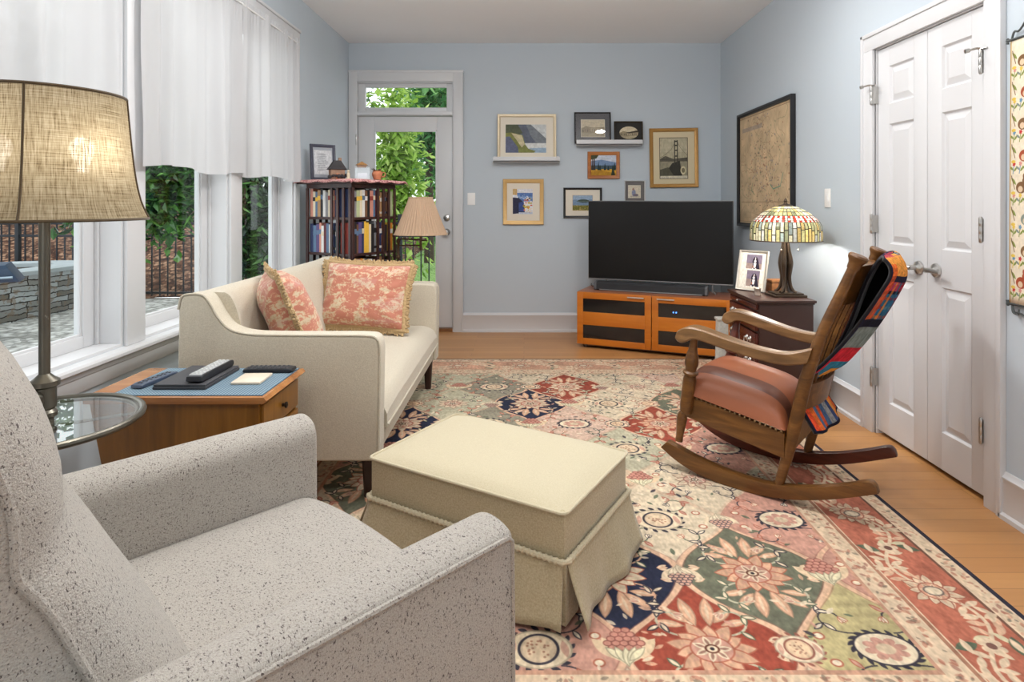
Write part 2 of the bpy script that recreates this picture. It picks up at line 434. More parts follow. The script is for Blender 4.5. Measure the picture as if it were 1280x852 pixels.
g = G().lathe([(.001, 0), (.03, 0), (.032, .008), (.026, .016), (.012, .02), (.012, .026), (.001, .028)], (kx, y0, 1.085), 20, (0, -1, 0)).box(kx - .005, kx + .005, y0 - .05, y0 - .02, 1.068, 1.102, .003)
g.build('deadbolt', CHROME, r, world=True)
for z in (1.83, 1.05, .28):
    g = G().lathe([(.006, 0), (.008, .004), (.008, .1), (.006, .104)], (-1.597, YB - .014, z - .052), 10)
    g.build('hinge', CHROME, r, world=True)

# ---- closet doors (pair of narrow six-panel leaves)
def closet_leaf(num, ya, yb, hinge_y):
    r = base_empty('door_%d' % num, (XR + .025, (ya + yb) / 2, 0)); g = G()
    x0 = XR + .012; zt = 2.036; zb = .022; m = .096; b = .0
    rows = [(.19, .845), (1.015, 1.635), (1.74, 1.935)]
    g.box(x0 + .012, x0 + .036, ya, yb, zb, zt)
    edges = [zb] + [z for p in rows for z in p] + [zt]
    g.box(x0, x0 + .012, ya, ya + m, zb, zt, .0015).box(x0, x0 + .012, yb - m, yb, zb, zt, .0015)
    for k in range(0, len(edges), 2): g.box(x0, x0 + .012, ya + m, yb - m, edges[k], edges[k + 1])
    for (za, zc) in rows:
        o = [(ya + m, za), (yb - m, za), (yb - m, zc), (ya + m, zc)]
        def ring(i): return [(ya + m + i, za + i), (yb - m - i, za + i), (yb - m - i, zc - i), (ya + m + i, zc - i)]
        lv = [(0, 0), (.008, .0115), (.014, .0115), (.042, .001)]
        vs = [(x0 + d, y, z) for i, d in lv for y, z in ring(i)]; fs = []
        for k in range(len(lv) - 1):
            for j in range(4): fs.append((k * 4 + j, k * 4 + (j + 1) % 4, k * 4 + 4 + (j + 1) % 4, k * 4 + 4 + j))
        fs.append(tuple(range(len(vs) - 4, len(vs)))); g.add(vs, fs)
    g.build('door_slab', WHITE, r, world=True, smooth=20)
    for z in (1.80, 1.115, .30):
        g = G().lathe([(.005, -.006), (.0075, 0), (.0075, .028), (.0068, .03), (.0075, .032), (.0075, .06), (.0068, .062), (.0075, .064), (.0075, .092), (.005, .1)], (XR - .024, hinge_y, z - .045), 12)
        g.box(XR - .022, XR + .0125, hinge_y - .004 if num == 2 else hinge_y - .002, hinge_y + .002 if num == 2 else hinge_y + .004, z - .045, z + .047)
        g.build('hinge', CHROME, r, world=True)
    z = 1.853
    g = G().tube([(XR - .024, hinge_y, z), (XR - .036, hinge_y + .006, z + .002), (XR - .06, hinge_y + .014, z - .004)], [.006, .005, .004], 8)
    g.tube([(XR - .06, hinge_y + .014, z - .004), (XR - .075, hinge_y + .017, z - .008)], [.009, .009], 10)
    g.tube([(XR - .024, hinge_y, z), (XR - .022, hinge_y - .03, z - .004)], [.005, .004], 8)
    g.build('hinge_pin_stop', CHROME, r, world=True)
    return r
YM = 2.812
r2 = closet_leaf(2, YM + .0015, KY1 - .003, KY1 - .002); r3 = closet_leaf(3, KY0 + .003, YM - .0015, KY0 + .002)
for r, y, sg in ((r2, 2.868, 1), (r3, 2.748, -1)):
    g = G().lathe([(.001, 0), (.031, 0), (.033, .004), (.03, .012), (.018, .018), (.011, .022), (.011, .05), (.013, .052)], (XR + .012, y, .918), 22, (-1, 0, 0))
    g.tube([(XR - .034, y, .918), (XR - .042, y + sg * .012, .919), (XR - .044, y + sg * .04, .921), (XR - .044, y + sg * .1, .918)], [.011, .0115, .0105, .008], 12)
    g.build('lever_handle', CHROME, r, world=True)
g = G(); q = .018
g.box(XR - q, XR, KY0 - .085, KY0 - .004, 0, 2.045, .003).box(XR - q, XR, KY1 + .004, KY1 + .1, 0, 2.045, .003).box(XR - q, XR, KY0 - .085, KY1 + .1, 2.045, 2.133, .003)
g.box(XR - q - .008, XR, KY0 - .1, KY0 - .075, 0, 2.14, .004).box(XR - q - .008, XR, KY1 + .082, KY1 + .103, 0, 2.14, .004).box(XR - q - .008, XR, KY0 - .1, KY1 + .103, 2.118, 2.14, .004)
g.box(XR, XR + .1, KY0 - .006, KY0 + .001, 0, KZ).box(XR, XR + .1, KY1 - .001, KY1 + .006, 0, KZ).box(XR, XR + .1, KY0, KY1, 2.04, 2.05)
struct(g.build('trim_5', WHITE))

# ---- recessed ceiling lights (one inferred from its reflection in picture glass, the rest added for brightness)
BULB = m_emit('lamp_lens', (1, .93, .82, 1), 14)
def can(x, y, W):
    r = thing('recessed_ceiling_light', 'round white recessed downlight in the ceiling at %.1f metres from the garden door wall' % (YB - y), 'ceiling light', (x, y, ZC), group='recessed ceiling lights')
    r['label'] = 'round white recessed downlight set in the white ceiling'
    G().lathe([(.062, -.001), (.085, -.001), (.088, -.004), (.08, -.008), (.066, -.009), (.062, -.006)], n=32, cap=False).build('trim_ring', WHITE, r)
    G().lathe([(.001, -.003), (.062, -.003), (.062, -.005), (.001, -.006)], n=28).build('lens', BULB, r)
    l = bpy.data.lights.new('downlight', 'AREA'); l.shape = 'DISK'; l.size = .13; l.energy = W; l.color = (1, .99, .975); l.spread = math.radians(165)
    o = bpy.data.objects.new('downlight_lamp', l); COL.objects.link(o); o.location = (x, y, ZC - .012); o.parent = None
CANW = 10
def pendant(x, y, W):  # added globe, out of view, that brightens the ceiling and upper walls
    r = thing('added_pendant_lamp', 'added opal glass globe pendant lamp, an unseen fill light below the ceiling', 'pendant lamp', (x, y, ZC))
    G().lathe([(.001, 0), (.06, 0), (.06, -.012), (.02, -.022), (.008, -.03), (.008, -.16), (.03, -.17), (.034, -.2), (.001, -.205)], n=28).build('canopy_stem', CHROME, r)
    G().sphere((0, 0, -.30), .12, 28, 18).build('fill_globe', m_emit('fill_globe_glow', (1, .985, .975, 1), W / (PI * 4 * PI * .12 ** 2)), r)
pendant(.15, 2.55, 74)
for x in (-.75, 1.05):
    for y in (.2, 1.75, 3.2): can(x, y, CANW)

# ================================================================== OUTSIDE
def m_ground(name, c1, c2, c3, scale, bump=.6, dist=.03):
    n = N(name); v = n.coord(); vo = n.n('TexVoronoi'); n.put(vo.inputs['Vector'], v); vo.inputs['Scale'].default_value = scale
    sep = n.n('SeparateColor'); n.put(sep.inputs[0], vo.outputs['Color'])
    c = n.ramp(sep.outputs[0], [(.1, c1), (.5, c2), (.9, c3)])
    c = n.mix(n.math('MULTIPLY', n.math('POWER', vo.outputs['Distance'], 1.0), .9), c, tuple(x * .35 for x in c1[:3]) + (1,))
    return n.done(n.bsdf(c, .9, 0, .2, n.bump(vo.outputs['Distance'], -bump, dist)))
GRAVEL = m_ground('white_pebbles', S(176, 174, 168), S(222, 220, 214), S(250, 249, 245), 13)
MULCH = m_ground('bark_mulch', S(66, 42, 32), S(116, 78, 58), S(186, 146, 118), 15)
LAWN = m_ground('lawn_grass', S(120, 160, 84), S(150, 186, 108), S(178, 206, 136), 30)
g = G().grid(lambda u, v: (-16 + 19 * u, (5.9 if -16 + 19 * u > XL - .15 else .5) + (9.9 - 5.9 if -16 + 19 * u > XL - .15 else 9.4) * v, -.34 + .05 * math.sin(7 * u + 3) * math.cos(5 * v)), 60, 20)
o = g.build('gravel_ground', GRAVEL, smooth=60); o['kind'] = 'structure'
def hill(u, v):
    x = -22 + 19.2 * u; y = 9.8 + 10 * v; return (x, y, -.34 + 1.9 * (1 - math.exp(-2.6 * v)) * min(1, (1.02 - u) * 5) + .05 * math.sin(x * 3) * math.sin(y * 2))
o = G().grid(hill, 60, 24).build('mulch_slope_ground', MULCH, smooth=60); o['kind'] = 'structure'
o = G().grid(lambda u, v: (-5.2 + 13 * u, 9.9 + 16 * v, -.36 + .5 * v), 20, 16).build('lawn_ground', LAWN, smooth=60); o['kind'] = 'structure'
# fence
FENCE = m_plain('black_fence_metal', S(26, 29, 36), .45, .3)
FY = 9.7; fz0, fz1 = -.30, .95
r = thing('picket_fence', 'black metal picket fence running behind the gravel outside the windows', 'fence', (-4.2, FY, fz0))
x = -9.6; k = 0
posts = [-10.2, -8.18, -6.17, -4.08, -2.0, .1]
proto = None
while x < -.95:
    if min(abs(x - p) for p in posts) > .05:
        g = G().box(-.009, .009, -.009, .009, .03, fz1 - fz0 + .0); 
        if proto is None: proto = g.build('picket', FENCE, r, smooth=0); o = proto
        else: o = proto.copy(); COL.objects.link(o)
        o.parent = r; o.location = (x + 4.2, 0, 0); k += 1
    x += .128
pp = None
for p in posts[1:]:
    if pp is None: pp = G().box(-.032, .032, -.032, .032, -.05, 1.33, .004).box(-.038, .038, -.038, .038, 1.33, 1.35, .006).build('post', FENCE, r); o = pp
    else: o = pp.copy(); COL.objects.link(o)
    o.parent = r; o.location = (p + 4.2, 0, 0)
for z in (.08, 1.0, 1.2): G().box(-5.6, 4.3, -.016, .016, z - .018, z + .018, .003).build('rail', FENCE, r)
# stone retaining wall
def m_stone():
    n = N('stacked_fieldstone'); v = n.coord('UV')
    br = n.n('TexBrick'); n.put(br.inputs['Vector'], n.mix(.06, v, n.n('TexNoise', Vector=v, Scale=9.0).outputs['Color'])); br.offset = .43; br.offset_frequency = 2; br.squash = 1.6; br.squash_frequency = 3
    for k, val in (('Color1', S(104, 100, 92)), ('Color2', S(186, 192, 194)), ('Mortar', S(34, 30, 26)), ('Scale', 1.0), ('Mortar Size', .008), ('Mortar Smooth', .3), ('Bias', -.1), ('Brick Width', .30), ('Row Height', .068)): br.inputs[k].default_value = val
    nz = n.noise(v, 11, 4); c = n.mix(n.math('MULTIPLY', n.math('GREATER_THAN', nz, .56), .6), br.outputs['Color'], S(120, 100, 80))
    return n.done(n.bsdf(c, .85, 0, .3, n.bump(br.outputs['Fac'], -1, .03)))
STONE = m_stone(); CAPST = m_plain('bluestone_cap', S(168, 176, 180), .8, var=.2, vscale=5)
path = spline([(-8.9, 6.6), (-7.5, 7.1), (-6.95, 7.8), (-6.82, 8.6), (-6.9, 9.15), (-7.25, 9.42), (-7.8, 9.3), (-8.6, 8.9)], 6)
def wallstrip(w, z0, z1):
    P = [np.array(p) for p in path]; L = []; s = 0
    for i, p in enumerate(P):
        a = P[max(i - 1, 0)]; b = P[min(i + 1, len(P) - 1)]; t = (b - a) / np.linalg.norm(b - a); nn = np.array((t[1], -t[0]))
        if i: s += np.linalg.norm(P[i] - P[i - 1])
        L.append((p - nn * w, p + nn * w, s))
    g = G(); k = len(L); vs = []
    for a, b, s_ in L: vs += [(a[0], a[1], z0), (a[0], a[1], z1), (b[0], b[1], z1), (b[0], b[1], z0)]
    for i in range(k - 1):
        for j in range(4):
            q = (i * 4 + j, i * 4 + (j + 1) % 4, i * 4 + 4 + (j + 1) % 4, i * 4 + 4 + j)
            zz = [z0, z1, z1, z0]; ex = [0, 0, .3, .3]; j2 = (j + 1) % 4
            g.uv[len(g.f)] = [(L[i][2] + ex[j], zz[j]), (L[i][2] + ex[j2], zz[j2]), (L[i + 1][2] + ex[j2], zz[j2]), (L[i + 1][2] + ex[j], zz[j])]
            g.f.append(q); g.mi.append(0)
    g.f += [(0, 1, 2, 3), tuple(4 * (k - 1) + j for j in (3, 2, 1, 0))]; g.mi += [0, 0]; g.v = vs
    return g
r = thing('stone_wall', 'low curved dry-stacked stone wall with flat cap in the gravel', 'garden wall', (-7.1, 8.6, -.34))
wallstrip(.17, -.4, .255).build('stonework', STONE, r, world=True, smooth=0)
wallstrip(.22, .255, .31).build('capstone', CAPST, r, world=True, smooth=0)
# covered grill near the wall, only its edge enters the view
GRILL = m_plain('dark_blue_cover', S(38, 58, 82), .55); STEEL = m_plain('brushed_steel', S(150, 165, 178), .35, .8)
r = thing('outdoor_grill', 'dark blue outdoor grill standing on the gravel beside the stone wall', 'grill', (-6.10, 6.9, -.33), .6)
G().box(-.5, -.1, -.25, .25, .12, .66, .02).build('cart', GRILL, r)
G().prism([(-.42, .66), (.26, .66), (.13, .86), (-.3, .86)], -.26, .26, bev=.02).build('hood', GRILL, r)
G().tube([(-.3, -.31, .72), (.2, -.31, .72)], .014, 8).tube([(-.25, -.31, .72), (-.25, -.24, .72)], .01, 6).tube([(.15, -.31, .72), (.15, -.24, .72)], .01, 6).build('handle', STEEL, r)
for sx in (-.45, -.15):
    for sy in (-.2, .2): G().lathe([(.001, 0), (.03, .003), (.03, .12), (.001, .125)], (sx, sy, 0), 10).build('leg', STEEL, r)
# foliage
def m_leaf(name, c1, c2, c3, rough=.4, transl=.35):
    n = N(name); v = n.coord(); f = n.noise(v, 3.2, 3); wn = n.n('TexWhiteNoise'); geo = n.n('NewGeometry')
    n.put(wn.inputs['Vector'], n.n('VectorMath', operation='SNAP').outputs[0]) if False else None
    c = n.ramp(n.math('ADD', n.math('MULTIPLY', f, .5), n.math('MULTIPLY', n.n('NewGeometry').outputs['Random Per Island'], .5)), [(.25, c1), (.5, c2), (.75, c3)])
    b = n.bsdf(c, rough, 0, .5); t = n.n('BsdfTranslucent'); n.put(t.inputs[0], c)
    mx = n.n('MixShader'); mx.inputs[0].default_value = transl
    n.t.links.new(b, mx.inputs[1]); n.t.links.new(t.outputs[0], mx.inputs[2])
    return n.done(mx.outputs[0])
def foliage(n, rad, size, seed, clusters=14, hollow=.35, droop=.4):
    rs = np.random.RandomState(seed); g = G()
    cc = rs.normal(size=(clusters, 3)); cc /= np.linalg.norm(cc, axis=1)[:, None]; cc *= (hollow + (1 - hollow) * rs.rand(clusters, 1)) * .8
    ci = rs.randint(0, clusters, n); p = cc[ci] + rs.normal(size=(n, 3)) * .2
    p = p * np.array(rad)
    a = rs.rand(n) * 2 * PI; el = (rs.rand(n) - .5) * 1.6 - droop; sz = size * (.65 + .7 * rs.rand(n))
    d = np.stack([np.cos(a) * np.cos(el), np.sin(a) * np.cos(el), np.sin(el)], 1)
    u = np.stack([-np.sin(a), np.cos(a), (rs.rand(n) - .5) * .8], 1); u /= np.linalg.norm(u, axis=1)[:, None]
    nn = np.cross(d, u); tip = p + d * sz[:, None]; mid = p + d * sz[:, None] * .45
    w = sz[:, None] * .28
    V = np.stack([p, mid + u * w - nn * w * .3, tip, mid - u * w - nn * w * .3, mid + nn * w * .25], 1).reshape(-1, 3)
    g.v = [tuple(q) for q in V]; 
    for i in range(n):
        b = i * 5; g.f += [(b, b + 1, b + 4), (b + 1, b + 2, b + 4), (b + 2, b + 3, b + 4), (b + 3, b, b + 4)]; g.mi += [0] * 4
    return g
BARK = m_plain('bark', S(70, 58, 48), .9, var=.3, vscale=12)
def tree(name, label, cat, loc, rad, cz, n, size, mat, seed, trunk, group=None, cl=14, stems=1, hollow=.35):
    r = thing(name, label, cat, loc, group=group)
    foliage(n, rad, size, seed, cl, hollow).move(Matrix.Translation((0, 0, cz))).build('crown', mat, r, smooth=0)
    rs = random.Random(seed)
    for k in range(stems):
        a = rs.random() * 6.28; d = 0 if stems == 1 else rad[0] * .35 * rs.random()
        G().tube([(d * .3 * math.cos(a), d * .3 * math.sin(a), -.1), (d * math.cos(a), d * math.sin(a), cz * .6), (d * 1.9 * math.cos(a), d * 1.9 * math.sin(a), cz + rad[2] * .5)], [trunk, trunk * .75, trunk * .35], 9).build('trunk' if stems == 1 else 'stem', BARK, r)
    return r
LFD = m_leaf('camellia_leaf', S(26, 66, 26), S(58, 112, 42), S(112, 166, 76), .25, .12)
LFK = m_leaf('dark_leaf', S(18, 40, 22), S(40, 74, 36), S(92, 134, 70), .3, .1)  # dark green leaf mix
LFB = m_leaf('yellow_green_leaf', S(112, 154, 56), S(158, 192, 82), S(208, 228, 138), .5, .5)  # bright yellow-green leaf mix
LFM = m_leaf('far_leaf', S(48, 110, 60), S(92, 150, 84), S(150, 196, 120), .6, .4)
LFT = m_leaf('blue_green_needles', S(60, 116, 92), S(104, 158, 128), S(160, 204, 180), .6, .4)
LFF = m_leaf('woodland_leaf', S(36, 72, 34), S(62, 104, 46), S(104, 146, 70), .6, .3)
tree('camellia_shrub', 'glossy green camellia hanging over the fence outside the middle window', 'shrub', (-5.42, 8.3, -.34), (1.5, .6, .95), 2.0, 12000, .165, LFD, 3, .03, stems=1, cl=130, hollow=.02)
tree('camellia_shrub', 'darker leafy shrub with bare stems outside the window beside the bookcase', 'shrub', (-3.45, 7.5, -.34), (.42, .4, 1.4), 1.3, 4200, .13, LFK, 5, .018, stems=6, cl=60, hollow=.02)
tree('garden_tree', 'bright yellow-green leafy tree close outside the garden door', 'tree', (-2.2, 10.4, -.34), (.62, .6, 2.3), 2.1, 2600, .17, LFB, 8, .07, cl=40, hollow=.05)
tree('garden_tree', 'tall mid-green tree rising behind the lawn beyond the garden door', 'tree', (-1.7, 16.5, .0), (1.9, 1.2, 3.2), 3.2, 5200, .26, LFM, 11, .16, cl=60, hollow=.05)
tree('garden_tree', 'blue-green conifer behind the leafy trees beyond the garden door', 'tree', (-1.2, 20.5, .0), (3.2, 1.5, 4.6), 5.4, 6500, .34, LFT, 15, .2, cl=70, hollow=.05)
tree('garden_tree', 'slim dark-trunked tree standing on the lawn past the fence', 'tree', (-2.12, 13.4, .0), (.85, .6, 1.6), 3.0, 1500, .22, LFM, 19, .12, cl=30, hollow=.05)
for i, (x, y, rx, rz, lab) in enumerate(((-15.2, 17.5, 2.3, 3.2, 'dense dark woodland tree up the mulch slope above the stone wall'), (-9.9, 15.5, 2.1, 3.0, 'dark woodland tree up the mulch slope outside the middle window'), (-6.6, 19.6, 1.9, 3.4, 'dark woodland tree on the slope behind the camellias'))):
    tree('woodland_tree', lab, 'tree', (x, y, 1.0), (rx, 1.6, rz), 3.4, 3600, .3, LFF, 30 + i, .2, cl=50, hollow=.05)
# daylight
w = bpy.data.worlds.new('overcast_sky'); SC.world = w; w.use_nodes = True
bg = w.node_tree.nodes['Background']; bg.inputs[0].default_value = (.93, .97, 1, 1); bg.inputs[1].default_value = 2.3
# ================================================================== RUG
def make_rug():
    X0, X1, Y0, Y1 = -1.265, 1.477, 1.165, 4.695; res = 400
    W, Hh = X1 - X0, Y1 - Y0; c = Cv(W, Hh, res, rgb(206, 178, 146)); rs = np.random.RandomState(4)
    # canvas y is measured from the near edge (flipped at the end)
    red, navy, green, cream, rose, olive, tan = rgb(158, 72, 56), rgb(44, 48, 70), rgb(108, 110, 92), rgb(222, 202, 172), rgb(198, 146, 128), rgb(188, 174, 124), rgb(206, 182, 152)
    pale = rgb(214, 196, 168); pink = rgb(210, 178, 158); sage = rgb(186, 180, 154); dark = rgb(52, 46, 52); leafg = rgb(92, 104, 84); grey = rgb(146, 140, 122)
    X, Y = np.meshgrid((np.arange(c.w) + .5) / res + X0, (np.arange(c.h) + .5) / res + Y0)
    PX, PY, xa, ya = .475, .335, .04, 1.64
    p = (X - xa) / PX; q = (Y - ya) / PY
    wob = fbm(c.w, c.h, 9, 11, 21, 2) - .5
    p = p + wob * .12; q = q + (fbm(c.w, c.h, 9, 11, 22, 2) - .5) * .2
    colmap = {0: {-2: navy, -1: green, 0: rose, 1: red, 2: olive}, 1: {-2: red, -1: pale, 0: navy, 1: green, 2: rose}, 2: {-2: pale, -1: tan, 0: tan, 1: pale, 2: rose},
              3: {-2: green, -1: navy, 0: tan, 1: pale, 2: sage}, 4: {-2: rose, -1: sage, 0: pale, 1: sage, 2: rose}, 5: {-2: navy, -1: grey, 0: pink, 1: red, 2: pale},
              6: {-2: grey, -1: sage, 0: navy, 1: pale, 2: green}, 7: {-2: sage, -1: grey, 0: red, 1: pale, 2: pale}, 8: {-2: pink, -1: sage, 0: pale, 1: pale, 2: pink}}
    k0 = np.floor(q).astype(int); img = c.a; best = np.zeros(X.shape, bool); bd = np.full(X.shape, 9., np.float32); cells = {}
    for dk in (0, 1):
        k = k0 + dk; off = np.where(k % 2 == 1, .5, 0); m = np.round(p - off); pc = m + off
        hw = .25 + .25 * np.cos(PI * (q - k)); dd = np.abs(p - pc) - hw; ins = dd < 0
        bd = np.minimum(bd, np.abs(dd) * PX)
        for kk in range(-2, 12):
            for mm in range(-4, 5):
                s = ins & (k == kk) & (m == mm)
                if s.any():
                    col = colmap.get(kk, {}).get(mm, pale); img[s] = col; cells[(kk, mm)] = col
    img *= (1 + .16 * (fbm(c.w, c.h, 5, 160, 5, 3)[..., None] - .5)) * (1 + .12 * (fbm(c.w, c.h, 60, 60, 6, 3)[..., None] - .5))
    # curving vine lattice
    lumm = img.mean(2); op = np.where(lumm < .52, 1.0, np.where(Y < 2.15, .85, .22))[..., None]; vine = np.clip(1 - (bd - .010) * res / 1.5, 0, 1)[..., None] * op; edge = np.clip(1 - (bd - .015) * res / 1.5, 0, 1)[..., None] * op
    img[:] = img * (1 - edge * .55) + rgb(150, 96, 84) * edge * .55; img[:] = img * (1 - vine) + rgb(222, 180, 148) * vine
    def lotus(x, y, R, rot, c1, c2, c3, out, n=13, sy=.82):
        """pointed-petal palmette in three layers"""
        for k in range(n):
            t = rot + 2 * PI * k / n; L = R * (1.0 if k % 2 == 0 else .84)
            px, py = x + .56 * L * math.cos(t), y + .56 * L * math.sin(t) * sy; aa = math.atan2(math.sin(t) * sy, math.cos(t))
            c.leaf(px, py, .95 * L, .42 * R, aa, out); c.leaf(px, py, .86 * L, .34 * R, aa, c1 if k % 2 else c1 * .94); c.leaf(px - .1 * L * math.cos(t), py - .1 * L * math.sin(t), .5 * L, .1 * R, aa, c2, .7)
        c.ell(x, y, .5 * R, .5 * R * sy, out); c.ell(x, y, .46 * R, .46 * R * sy, c2)
        for k in range(7): t = rot + 2 * PI * k / 7; c.leaf(x + .25 * R * math.cos(t), y + .25 * R * math.sin(t) * sy, .4 * R, .17 * R, t, c3); c.leaf(x + .27 * R * math.cos(t), y + .27 * R * math.sin(t) * sy, .24 * R, .07 * R, t, c2 * .8)
        c.ell(x, y, .17 * R, .17 * R * sy, out * .6); c.ell(x, y, .12 * R, .12 * R * sy, c3); c.ell(x, y, .05 * R, .05 * R, dark)
    def pome(x, y, R, ring, fill, halo):
        for k in range(16): t = 2 * PI * k / 16 + .1; c.leaf(x + 1.28 * R * math.cos(t), y + 1.12 * R * math.sin(t), .42 * R, .2 * R, t + .8, ring)
        c.ell(x, y, 1.3 * R, 1.0 * R, halo * .8); c.ell(x, y, 1.22 * R, .93 * R, halo); c.leaf(x - 1.0 * R, y, .9 * R, .3 * R, 1.4, rose, .8); c.leaf(x + 1.0 * R, y, .9 * R, .3 * R, -1.4, rose, .8)
        c.ell(x, y, .80 * R, .80 * R, ring); c.ell(x, y, .69 * R, .69 * R, fill); c.ell(x, y, .6 * R, .6 * R, fill * 1.05)
        for _ in range(20):
            t, q_ = rs.rand() * 6.28, rs.rand() ** .5 * .5 * R; c.ell(x + q_ * math.cos(t), y + q_ * math.sin(t), .05 * R, .05 * R, rgb(166, 120, 98))
    def cone(x, y, R, up, c1, out, base, halo):
        for sx in np.linspace(-1, 1, 7): c.leaf(x + sx * .62 * R, y - up * .1 * R * (1 - abs(sx)), 1.25 * R, .5 * R, PI / 2 * up - sx * .75 * up, halo)
        for j in range(5):
            m_ = 5 - abs(j - 1)
            for i in range(m_):
                ex, ey = x + (i - (m_ - 1) / 2) * .27 * R, y + up * (.05 + j * .2) * R; c.ell(ex, ey, .155 * R, .135 * R, out); c.ell(ex, ey, .12 * R, .10 * R, c1)
        for sx in (-1, -.5, 0, .5, 1): c.leaf(x + sx * .34 * R, y - up * (.34 - .12 * abs(sx)) * R, .85 * R, .30 * R, PI / 2 - sx * .8 * up, base * .72); c.leaf(x + sx * .34 * R, y - up * (.34 - .12 * abs(sx)) * R, .74 * R, .22 * R, PI / 2 - sx * .8 * up, base)
    def tulip(x, y, sz, ang, col, out):
        for d in (-.45, 0, .45): c.leaf(x + .3 * sz * math.cos(ang + d), y + .3 * sz * math.sin(ang + d), sz * .8, sz * .34, ang + d, out); c.leaf(x + .3 * sz * math.cos(ang + d), y + .3 * sz * math.sin(ang + d), sz * .64, sz * .22, ang + d, col)
    def curl(x, y, a0, L, turn, wd, col, lc, k=4, lw=.03):
        pts = [(x, y)]; a = a0
        for i in range(14): a += turn * (.35 + .09 * i) / 3; x += L / 14 * math.cos(a); y += L / 14 * math.sin(a); pts.append((x, y))
        c.line(pts, wd, col)
        for i in range(k):
            q_ = pts[3 + i * 3 if 3 + i * 3 < 15 else 14]; sd = 1 if i % 2 else -1; t = a0 + turn * i * .4 + sd * 1.0
            c.leaf(q_[0] + .02 * math.cos(t), q_[1] + .02 * math.sin(t), lw * 1.5, lw * .62, t, lc[0]); c.leaf(q_[0] + .02 * math.cos(t), q_[1] + .02 * math.sin(t), lw * 1.15, lw * .34, t, lc[1])
        return pts[-1], a
    order = sorted(cells.items())
    for (kk, mm), col in order:
        cx = xa + (mm + (.5 if kk % 2 else 0)) * PX - X0; cy = ya + kk * PY - Y0
        if not (-.2 < cx < W + .2 and -.2 < cy < Hh + .2): continue
        lum = float(col.mean()); sat = lum < .50; peach = rgb(216, 168, 136); lt = cream if sat else rgb(228, 212, 186); out = rgb(176, 100, 78); ink = rgb(60, 56, 66)
        for sx in (-1, 1):
            for sy in (-1, 1):
                a0 = math.atan2(sy * .8, sx)
                if sat:
                    # thick forked peach arms and cream sprays
                    [(c.leaf(cx + sx * dx, cy + sy * dy, L_, w_, math.atan2(sy * ty, sx * tx), peach * .8), c.leaf(cx + sx * dx, cy + sy * dy, L_ * .9, w_ * .78, math.atan2(sy * ty, sx * tx), peach), c.leaf(cx + sx * dx, cy + sy * dy, L_ * .6, w_ * .25, math.atan2(sy * ty, sx * tx), cream, .7)) for dx, dy, tx, ty, L_, w_ in ((.03, .15, .15, 1, .13, .042), (.07, .135, .8, .8, .10, .034), (.095, .10, 1, .25, .09, .03))]
                    e, a = curl(cx + sx * .07, cy + sy * .05, a0 - .5 * sx * sy, .17, .8 * sx * sy, .007, sage if lum > .28 else peach, (ink if rs.rand() < .4 else leafg, lt), 4, .032); tulip(e[0], e[1], .045, a, rose, lt)
                    tulip(cx + sx * .17, cy + sy * .03, .05, 0 if sx > 0 else PI, lt, peach)
                else:
                    e, a = curl(cx + sx * .06, cy + sy * .06, a0 - .7 * sx * sy, .19, 1.0 * sx * sy, .0045, leafg if (kk + mm) % 2 else ink, (ink, lt) if rs.rand() < .55 else (out, rose), 4, .03); tulip(e[0], e[1], .04, a, lt, out if rs.rand() < .6 else ink)
                    c.ell(cx + sx * .16, cy + sy * .05, .017, .015, out); c.ell(cx + sx * .16, cy + sy * .05, .012, .01, lt)
        kind = (kk * 2 + mm * 3) % 4
        if sat: lotus(cx, cy, .122, .2 * kk, peach if kind % 2 else cream, rose, cream, out)
        elif kind in (0, 3): pome(cx, cy, .072, ink, tan, rgb(224, 204, 172))
        elif kind == 1: lotus(cx, cy, .10, .3, rgb(226, 204, 174), rose, lt, rgb(150, 110, 96), 11)
        else:
            for t in range(18): th = 2 * PI * t / 18; c.leaf(cx + .088 * math.cos(th), cy + .066 * math.sin(th), .034, .013, th + .9, ink)
            c.ell(cx, cy, .086, .064, ink); c.ell(cx, cy, .080, .058, rgb(224, 206, 176)); c.flower(cx, cy, .056, 8, .4, rose, .2, 1.1, .8); c.ell(cx, cy, .026, .02, tan)
        # small fillers
        for _ in range(26):
            a_, b_ = rs.uniform(-.21, .21), rs.uniform(-.25, .25)
            if abs(a_) < .2 * (.5 + .5 * math.cos(PI * b_ / .335)) and math.hypot(a_, b_ * 1.2) > .12:
                t = rs.rand() * 3.1; L_ = rs.uniform(.02, .042); c.leaf(cx + a_, cy + b_, L_, L_ * .4, t, (lt, rose, leafg if not sat else peach, ink if not sat else lt)[rs.randint(4)], .85)
    for (kk, mm), col in order:
        # palmettes sitting on the vine between neighbouring medallions
        cx = xa + (mm + .5 + (.5 if kk % 2 else 0)) * PX - X0; cy = ya + kk * PY - Y0
        if not (-.1 < cx < W + .1 and -.1 < cy < Hh + .1): continue
        k2 = (kk + mm * 2) % 3; ink = rgb(60, 56, 66)
        if k2 == 0: cone(cx, cy, .085, 1, rgb(200, 138, 120), rgb(140, 82, 74), rgb(222, 212, 176), rgb(224, 196, 160))
        elif k2 == 1: cone(cx, cy, .065, -1, rgb(206, 160, 140), ink, rgb(224, 206, 176), rgb(222, 200, 168))
        else: pome(cx, cy, .05, ink if kk % 2 else rgb(150, 92, 78), rgb(216, 184, 150), rgb(226, 206, 176))
    # borders
    bw = .40; D = np.minimum(np.minimum(X - X0, X1 - X), np.minimum(Y - Y0, Y1 - Y)); f = fbm(c.w, c.h, 40, 50, 9, 3)[..., None]
    along = np.where(np.minimum(X - X0, X1 - X) < np.minimum(Y - Y0, Y1 - Y), Y, X)
    bred, bcream = rgb(182, 104, 82), rgb(218, 192, 162)
